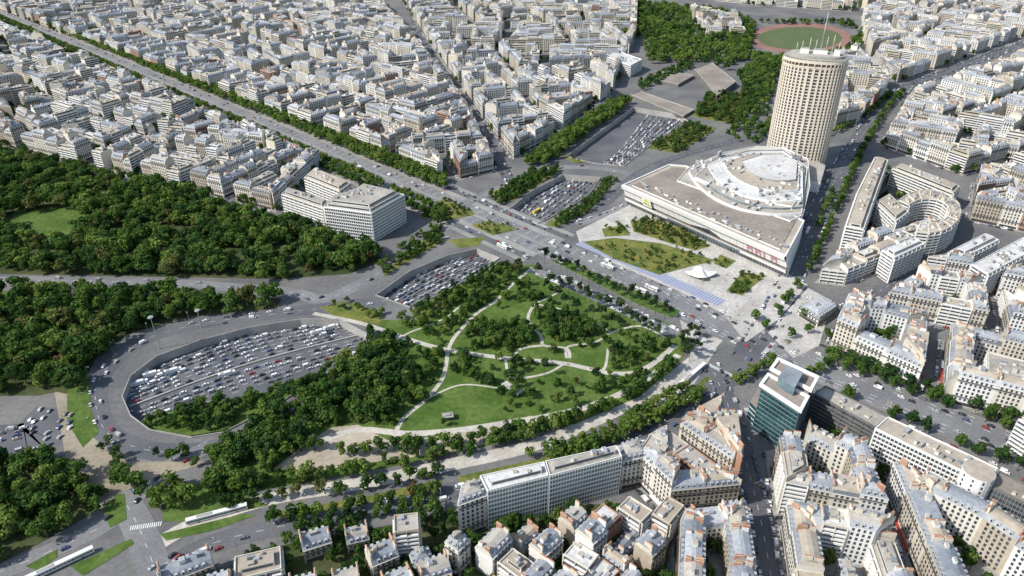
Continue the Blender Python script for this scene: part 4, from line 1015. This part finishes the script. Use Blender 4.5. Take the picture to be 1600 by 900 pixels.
for u,v in ((1225,475),(1245,452),(1232,468),(1215,492),(1262,522),(1235,528),(1290,530),(1258,498),(1180,500),(1195,515)): x,y=G(u,v);tree(x,y,10,4.6,['leaf_green'])
row([(1262,425),(1290,365),(1310,320),(1340,250),(1380,180),(1410,145)],9,9,12,0,MIXG,.85,270);row([(1290,215),(1340,190),(1390,150)],9,8,11,0,MIXG,.9,271);row([(1275,360),(1300,300)],9,8,11,0,MIXG,.9,273)
row([(870,404),(1050,484)],8,2,3.5,0,['leaf_olive','leaf_light'],.6,272)
HP=[P_['P'] for P_ in HAND]
scatter([(380,870),(470,835),(640,810),(720,790),(730,900),(980,880),(1050,900),(1040,960),(360,960)],7,6,12,['leaf_green','leaf_dark'],.8,280,excl=HP)
scatter([(1290,690),(1350,690),(1400,740),(1500,800),(1440,790),(1340,740)],7,7,12,['leaf_dark','leaf_green'],.8,281,excl=HP)
scatter([(720,850),(740,835),(960,785),(985,800),(1040,830),(960,870),(740,890)],6.5,6,11,['leaf_dark','leaf_green','leaf_light'],.8,282,excl=HP)
scatter([(1330,330),(1380,260),(1420,280),(1400,330),(1350,370)],7,5,9,MIXG,.5,284,excl=HP)
row([(1150,700),(1165,780),(1180,870)],9,7,9,6,['leaf_dark'],.7,283)
for x,y in COURT:
    if inview(x,y,30): tree(x,y,R.uniform(8,14),R.uniform(3,5))
TREES=[t for t in TREES if inview(t[0],t[1],50)]
def placed(t): 
    x,y,z,h,rad,k,m,a=t; return h/(y*CT+H*ST)
br=sorted([t for t in TREES if t[5]<NB],key=placed,reverse=True);pn=sorted([t for t in TREES if t[5]>=NB],key=placed,reverse=True)
infr=[t for t in br if inview(t[0],t[1],0)];ind=infr[:296];ids=set(map(id,ind));rest=[t for t in br if id(t) not in ids]
def npmesh(name,V,mi,mats):
    me=bpy.data.meshes.new(name);nf=len(V)//4
    fillmesh(me,np.ascontiguousarray(V,dtype=np.float32),np.arange(len(V),dtype=np.int32),np.full(nf,4,dtype=np.int32),mi)
    for k in mats: me.materials.append(MATS[k])
    return me
CM={};
def crownmesh(k,m):
    if (k,m) not in CM: CM[(k,m)]=npmesh('crown',TM[k],np.zeros(len(TM[k])//4,dtype=np.int32),[m])
    return CM[(k,m)]
tk={0:npmesh('trunk',TKr,np.zeros(len(TKr)//4,dtype=np.int32),['bark']),1:npmesh('trunk',TKp,np.zeros(len(TKp)//4,dtype=np.int32),['bark'])}
LBL={'leaf_green':'round green broadleaf tree with dense crown','leaf_dark':'dark green broadleaf tree with dense crown','leaf_light':'light yellow-green broadleaf tree with full crown','leaf_olive':'olive green broadleaf tree turning dry','leaf_rust':'rusty brown broadleaf tree with dry leaves','leaf_pine':'tall dark pine with irregular flat crown'}
for t in ind+pn[:200]:
    x,y,z,h,rad,k,m,a=t;pine=k>=NB
    e=obj('pine_tree' if pine else 'broadleaf_tree',None,None,(x,y,z),label=(LBL['leaf_pine']+' in the park') if pine else LBL[m],cat='tree',group='pine trees in the park' if pine else 'broadleaf trees in park and streets')
    e.scale=(rad,rad,h);e.rotation_euler=(0,0,a)
    obj('trunk',tk[1 if pine else 0],e);obj('crown',crownmesh(k,m),e)
def treestuff(name,lst,label):
    mats=sorted({t[6] for t in lst})+['bark'];Vs=[];Ms=[]
    for x,y,z,h,rad,k,m,a in lst:
        far=(y*CT+H*ST)
        A=TM[k]
        c,s=math.cos(a),math.sin(a)
        for B,mi in ((A,mats.index(m)),(TKp if k>=NB else TKr,len(mats)-1)):
            if mi==len(mats)-1 and far>900: continue
            W=np.empty_like(B);W[:,0]=(B[:,0]*c-B[:,1]*s)*rad+x;W[:,1]=(B[:,0]*s+B[:,1]*c)*rad+y;W[:,2]=B[:,2]*h+z
            Vs.append(W);Ms.append(np.full(len(B)//4,mi,dtype=np.int32))
    obj(name,npmesh(name,np.concatenate(Vs),np.concatenate(Ms),mats),kind='stuff',label=label,cat='trees')
treestuff('woodland',rest,'dense green woodland and street trees with mixed crowns')
if len(pn)>200: treestuff('pine_grove',pn[200:],'dark pines with flat crowns in the park')

# ---------------------------------------------------------------- vehicles
def carmesh(paint,kind='car'):
    m=MB()
    if kind=='car': prof=[(-2.15,.35),(2.15,.35),(2.2,.7),(1.25,.92),(.55,1.42),(-1.2,1.45),(-1.9,1.0),(-2.2,.9)];w=.9;ins={4:.14,5:.14};gl={3:1,5:1}
    elif kind=='van': prof=[(-2.6,.4),(2.6,.4),(2.65,1.0),(1.9,1.25),(1.2,2.2),(-2.6,2.2)];w=1.0;ins={4:.08,5:.05};gl={3:1}
    n=len(prof)
    Y=[w-ins.get(i,0) for i in range(n)]
    for i in range(n):
        j=(i+1)%n;(x0,z0),(x1,z1)=prof[i],prof[j]
        m.face([(x0,-Y[i],z0),(x0,Y[i],z0),(x1,Y[j],z1),(x1,-Y[j],z1)],'window_glass' if i in gl else paint)
    m.face([(prof[i][0],-Y[i],prof[i][1]) for i in range(n)],paint);m.face([(prof[i][0],Y[i],prof[i][1]) for i in reversed(range(n))],paint)
    for sgn in (-1,1):
        if kind=='car': q=[(1.05,.98),(.5,1.36),(-1.15,1.38),(-1.7,1.0)]
        else: q=[(1.75,1.35),(1.2,2.0),(.2,2.0),(.2,1.35)]
        pts=[(x,sgn*(w-(.14*(z-.9)/.5 if kind=='car' else .04)+.02),z) for x,z in q]
        m.face(pts if sgn>0 else pts[::-1],'window_glass')
        for wx in (-1.35,1.35) if kind=='car' else (-1.7,1.7):
            c8=[(wx+.34*math.cos(k*math.pi/4),sgn*(w+.02),.34+.34*math.sin(k*math.pi/4)) for k in range(8)]
            m.face(c8 if sgn>0 else c8[::-1],'tyre')
    return m.build('car')
CK=['car_white']*7+['car_silver']*6+['car_grey']*6+['car_black']*6+['car_blue']*2+['car_red','car_beige']
CMH={k:carmesh(k) for k in CARC};VMH={k:carmesh(k,'van') for k in ('car_white','car_silver')}
CARS=[]
def addcar(x,y,z,a,r=R):
    if r.random()<.12: CARS.append((x,y,z,a,'van',r.choice(['car_white','car_white','car_silver'])))
    else: CARS.append((x,y,z,a,'car',r.choice(CK)))
def traffic(L,offs_,sp,prob,z,seed,lim=None):
    r=random.Random(seed)
    for k,o in enumerate(offs_):
        for x,y,a in resample(offline(L,o),sp):
            if r.random()<prob and inview(x,y,5) and (z<-1 or not intrench(x,y)):
                q=r.uniform(-sp*.3,sp*.3);addcar(x+q*math.cos(a),y+q*math.sin(a),z+.1,a+(math.pi if o<0 else 0),r)
tm=MB()
def between(A,B,n,sp,prob,z,seed,P,barr=()):
    r=random.Random(seed);A=smooth(GL(A,z),8);B=smooth(GL(B,z),8)
    for k in range(n):
        f=(k+.5)/n;L=[(a[0]+(b[0]-a[0])*f,a[1]+(b[1]-a[1])*f) for a,b in zip(A,B)]
        if k in barr or (not barr and k==n//2):
            med2=MB()
            for x,y,a in resample(L,4):
                if pip(x,y,P) and not pip(x,y,ISL): med2.box(x,y,z+.02,4.02,1.4 if barr else .5,.9,a,'concrete','concrete')
            obj('road_barrier',med2.build('road_barrier'),label='concrete barrier between motorway carriageways',cat='barrier')
            if barr: continue
        for x,y,a in resample(L,9):
            if pip(x,y,P): 
                c,s=math.cos(a)*2,math.sin(a)*2;nx,ny=-math.sin(a)*.13,math.cos(a)*.13
                tm.face([(x-c-nx,y-s-ny,z+.02),(x+c-nx,y+s-ny,z+.02),(x+c+nx,y+s+ny,z+.02),(x-c+nx,y-s+ny,z+.02)],'paint_white')
        L=offline(L,1.8)
        for x,y,a in resample(L,sp):
            q=r.uniform(-1.2,1.2);x+=q*math.cos(a);y+=q*math.sin(a)
            if r.random()<prob and pip(x,y,P) and not pip(x,y,ISL): addcar(x,y,z+.02,a+(math.pi if k<n/2 else 0),r)
between([(175,600),(380,522),(575,488)],[(215,668),(400,606),(580,545)],13,7.2,.84,TZ,1,TR['a'],barr=(7,))
between([(270,676),(380,640),(470,600),(560,560)],[(320,686),(400,655),(480,615),(572,552)],3,8,.8,TZ,2,TR['a'])
between([(592,464),(660,422),(745,394)],[(650,480),(710,452),(778,408)],8,7.5,.8,TZ,3,TR['b'])
between([(800,330),(830,303),(885,277)],[(850,350),(885,328),(936,282)],8,8,.7,TZ,4,TR['c'])
between([(935,256),(965,235),(1010,175)],[(975,260),(1010,232),(1072,190)],8,8,.75,TZ,5,TR['d'])
obj('lane_markings',tm.build('lane_markings'),kind='structure')
traffic(AVl,[-13,-9.5,-6,6,9.5,13],22,.35,.0,6);traffic(AVl,[-29,29,-24.5,24.5],8,.4,.0,7);traffic(AV2l,[-15,-12,-8,-4,4,8,12,15],14,.45,.0,8)
traffic(rRamp,[-3,3],15,.45,.0,9);traffic(rForest,[-3,3],16,.4,.0,10);traffic(rRight,[-6,-3,3,6],16,.35,.02,11);traffic(rCan,[-5.5,5.5],6.5,.7,.02,12);traffic(rSide,[-3,3],12,.5,.03,13)
traffic(rOut,[-5,-2,3,5.5],14,.4,.02,14);traffic(smooth(GL([(-80,700),(40,690),(100,640)]),8),[-15,-11.5,-8,-4.5,4.5,8,11.5,15],9,.7,.0,15);traffic(rCity,[-4,4],10,.5,.03,16);traffic(rJ1,[-3,3],20,.3,.02,17);traffic(rRt,[-4,4],9,.6,.05,18)
traffic(rPine,[-5.2,5.2],5.6,.85,.17,19);traffic(rPine,[-1.8,1.8],11,.6,.17,20);traffic(rRight,[-10,10],6,.6,.0,21)
for q in STREETCARS:
    if inview(q[0],q[1],5) and not intrench(q[0],q[1]) and q[1]<1100: addcar(q[0],q[1],.03,q[2])
for o in (-24,24,-27,27): traffic([p for p in AV2l if p[0]>210],[o],6,.65,-.08,30+o)
CARS.sort(key=lambda c:c[1]*CT+H*ST)
CL={'car_white':'white','car_silver':'silver','car_grey':'dark grey','car_black':'black','car_blue':'blue','car_red':'red','car_beige':'beige'}
cars=[c for c in CARS if c[4]=='car'];vans=[c for c in CARS if c[4]=='van']
def placecars(lst,name):
    for x,y,z,a,k,p in lst:
        o=obj(name,(CMH if k=='car' else VMH)[p],None,(x,y,z),label=CL[p]+(' passenger car' if k=='car' else ' delivery van')+' on the road surface',cat=k,group='vehicles on city roads');o.rotation_euler=(0,0,a)
inf=[c for c in cars if inview(c[0],c[1],0,c[2])];oc=set(map(id,inf[:298]))
placecars(inf[:298],'car');placecars(vans[:150],'van')
def carstuff(lst,name):
    if not lst: return
    mats=list(dict.fromkeys(['window_glass','tyre']+list(CARC)));Vs=[];vi=[];ln=[];mi=[];n=0;cache={}
    for x,y,z,a,k,p in lst:
        key=(k,p)
        if key not in cache:
            me=(CMH if k=='car' else VMH)[p];V=np.empty(len(me.vertices)*3,dtype=np.float32);me.vertices.foreach_get('co',V)
            I=np.array([v for f in me.polygons for v in f.vertices],dtype=np.int32);Ln=np.array([len(f.vertices) for f in me.polygons],dtype=np.int32)
            Mi=np.array([mats.index(me.materials[f.material_index].name) for f in me.polygons],dtype=np.int32);cache[key]=(V.reshape(-1,3),I,Ln,Mi)
        V,I,Ln,Mi=cache[key];c,s=math.cos(a),math.sin(a);W=np.empty_like(V);W[:,0]=V[:,0]*c-V[:,1]*s+x;W[:,1]=V[:,0]*s+V[:,1]*c+y;W[:,2]=V[:,2]+z
        Vs.append(W);vi.append(I+n);ln.append(Ln);mi.append(Mi);n+=len(V)
    me=bpy.data.meshes.new(name);fillmesh(me,np.concatenate(Vs),np.concatenate(vi),np.concatenate(ln),np.concatenate(mi))
    for k in mats: me.materials.append(MATS[k])
    obj(name,me,kind='stuff',label='dense traffic and parked cars of mixed colours',cat='cars')
carstuff([c for c in cars if id(c) not in oc]+vans[150:],'traffic_cars')
def wheelmesh():
    w=MB()
    for sgn in (-1,1):
        c=[(.5*math.cos(k*math.pi/5),sgn*.14,.5*math.sin(k*math.pi/5)) for k in range(10)];w.face(c if sgn>0 else c[::-1],'tyre')
    for k in range(10):
        a,b=k*math.pi/5,(k+1)*math.pi/5;w.face([(.5*math.cos(a),-.14,.5*math.sin(a)),(.5*math.cos(b),-.14,.5*math.sin(b)),(.5*math.cos(b),.14,.5*math.sin(b)),(.5*math.cos(a),.14,.5*math.sin(a))],'tyre')
    return w.build('wheel')
WHM=wheelmesh()
def busmesh(L,W,Hh,bodym,truck=False):
    b=MB();g=MB();b.box(0,0,.45,L,W,Hh-.45,0,bodym,bodym,True);b.box(-L*.2,0,Hh+.003,L*.25,W*.6,.3,0,'concrete')
    if truck: b.box(L/2+1.5,0,.5,2.2,W*.95,2.3,0,'car_white',None,True)
    for sgn in(-1,1):
        if not truck:
            k=int(L/1.7)
            for q in range(k): 
                x0=-L/2+.5+q*(L-1)/k;pts=[(x0,sgn*(W/2+.02),1.4),(x0+(L-1)/k-.15,sgn*(W/2+.02),1.4),(x0+(L-1)/k-.15,sgn*(W/2+.02),2.4),(x0,sgn*(W/2+.02),2.4)];g.face(pts if sgn<0 else pts[::-1],'window_glass')
    xf=L/2+.02 if not truck else L/2+2.62;g.face([(xf,-W*.4,1.3),(xf,W*.4,1.3),(xf,W*.4,2.5),(xf,-W*.4,2.5)],'window_glass')
    return b.build('body'),g.build('windows'),[(wx,sgn*(W/2-.1),.5) for wx in (-L*.3,L*.32) for sgn in (-1,1)]
BUS=[busmesh(12,2.55,3.1,'car_white'),busmesh(12,2.55,3.1,'bus_yellow'),busmesh(9,2.5,3.6,'car_white',True),busmesh(32,2.65,3.4,'car_white')]
def bus(u,v,k,dirpx,name='bus',lab='white city bus on the avenue',cat='bus',z=.1):
    x,y=G(u,v,z);x2,y2=G(u+dirpx[0],v+dirpx[1],z);e=obj(name,None,None,(x,y,z),label=lab,cat=cat,group='buses and trucks on the roads');e.rotation_euler=(0,0,math.atan2(y2-y,x2-x))
    obj('body',BUS[k][0],e);o=obj('windows',BUS[k][1],e);o['kind']='stuff'
    for p in BUS[k][2]: obj('wheel',WHM,e,p)
for u,v in ((785,387),(1018,452),(950,418),(560,262),(1225,470),(1262,362),(1000,455)): bus(u,v,0,(20,8.7) if u<1100 else (10,-22))
bus(838,332,1,(24,-16),lab='yellow coach on the sunken road',z=TZ+.02)
for u,v in ((235,588),(268,583),(215,602),(352,588),(495,522),(515,515),(430,504)): bus(u,v,2,(20,-6),'truck','white box truck in motorway traffic','truck',z=TZ+.02)
for u,v,d in ((340,806,(30,-8)),(95,885,(30,-14)),(1082,588,(20,-17))): bus(u,v,3,d,'tram','long white tram beside a green strip','tram',z=.25)
m1=MB();cyl(m1,0,0,0,9,.12,.07,'steel',6);m2=MB();m2.box(.9,0,8.9,1.9,.12,.1,0,'steel',None,True);m3=MB();m3.box(2.0,0,8.75,.8,.3,.14,0,'white_panel',None,True)
lm=[m1.build('pole'),m2.build('arm'),m3.build('lamp')]
def lamp(x,y,a):
    e=obj('street_lamp',None,None,(x,y,.08),label='tall grey street lamp beside the road',cat='street lamp',group='street lamps along the roads');e.rotation_euler=(0,0,a)
    for n_,me in zip(('pole','arm','lamp'),lm): obj(n_,me,e)
for L,o,sp in ((AVl,16,34),(AVl,-16,34),(AV2l,19,28),(AV2l,-19,28),(rRamp,8,30),(rRight,12,30),(rOut,7,30)):
    for x,y,a in resample(offline(L,o),sp):
        if inview(x,y,0) and y<1000 and not intrench(x,y): lamp(x,y,a+(math.pi/2 if o>0 else -math.pi/2))
# people
def person_mesh(top):
    me=bpy.data.meshes.new('p');vs=[(0,0,.92),(0,0,1.2),(0,0,1.42),(0,0,1.52),(0,0.02,1.66),(.1,.1,.85),(.1,.18,.48),(.1,.08,.06),(.1,.22,.03),(-.1,-.08,.85),(-.1,-.12,.48),(-.1,-.28,.08),(-.1,-.14,.03),(.2,0,1.38),(.26,-.08,1.12),(.27,.03,.88),(-.2,0,1.38),(-.26,.1,1.12),(-.27,.2,.9)]
    es=[(0,1),(1,2),(2,3),(3,4),(0,5),(5,6),(6,7),(7,8),(0,9),(9,10),(10,11),(11,12),(2,13),(13,14),(14,15),(2,16),(16,17),(17,18)]
    rd=[.15,.14,.15,.06,.11,.1,.07,.045,.05,.1,.07,.045,.05,.07,.05,.035,.07,.05,.035]
    me.from_pydata(vs,es,[]);o=bpy.data.objects.new('p',me);COL.objects.link(o);md=o.modifiers.new('s','SKIN')
    for v,q in zip(me.skin_vertices[0].data,rd): v.radius=(q,q)
    me.skin_vertices[0].data[0].use_root=True
    dg=bpy.context.evaluated_depsgraph_get();nm=bpy.data.meshes.new_from_object(o.evaluated_get(dg));bpy.data.objects.remove(o)
    nm.name='person';nm.materials.clear()
    for k in ('skin',top,'cloth_dark'): nm.materials.append(MATS[k])
    for f in nm.polygons: f.material_index=0 if f.center.z>1.5 else (1 if f.center.z>.92 else 2)
    return nm
pm=[(person_mesh('cloth_light'),'person in light top and dark trousers walking on paving'),(person_mesh('cloth_red'),'person in red top and dark trousers walking on paving'),(person_mesh('cloth_dark'),'person in dark clothes walking on pale paving')]
rp_=random.Random(8)
for i in range(60):
    if i<42: u=rp_.uniform(1110,1225);v=430+(u-1110)*.35+rp_.uniform(-10,60)
    else: u=rp_.uniform(560,1000);v=505+(u-560)*.2
    x,y=G(u,v);k=rp_.randrange(3);o=obj('person',pm[k][0],None,(x,y,.3 if i>=42 else .18),label=pm[k][1],cat='person',group='people walking on the square');o.rotation_euler=(0,0,rp_.uniform(0,6.28))

# ---------------------------------------------------------------- light and camera
w=bpy.data.worlds.new('World');SC.world=w;w.use_nodes=True;nt=w.node_tree
for n_ in list(nt.nodes): nt.nodes.remove(n_)
sky=nt.nodes.new('ShaderNodeTexSky');sky.sky_type='NISHITA';sky.sun_disc=False
sd=Vector((-.82,-.32,.80)).normalized();el=math.asin(sd.z);sky.sun_elevation=el;sky.sun_rotation=math.atan2(sd.x,sd.y);sky.air_density=1.3;sky.dust_density=1.5
bg=nt.nodes.new('ShaderNodeBackground');bg.inputs[1].default_value=.15;ow=nt.nodes.new('ShaderNodeOutputWorld');nt.links.new(sky.outputs[0],bg.inputs[0]);nt.links.new(bg.outputs[0],ow.inputs[0])
sl=bpy.data.lights.new('sun','SUN');sl.energy=5.0;sl.angle=math.radians(.5);sl.color=(1,.955,.88);so=bpy.data.objects.new('sun',sl);COL.objects.link(so);so.rotation_euler=(-sd).to_track_quat('-Z','Y').to_euler()
cam=bpy.data.cameras.new('camera');cam.sensor_width=36;cam.lens=F/1600*36;cam.clip_end=20000;cam.clip_start=1
co=bpy.data.objects.new('camera',cam);COL.objects.link(co);co.location=(0,0,H);co.rotation_euler=(math.radians(90)-TH,0,0);SC.camera=co
SC.view_settings.view_transform='Standard';SC.view_settings.look='None';SC.view_settings.exposure=0
print('DONE',time.time()-T0,'cars',len(CARS),'trees',len(TREES),len(ind),len(pn),'specs',len(vis),'objs',len(bpy.data.objects))
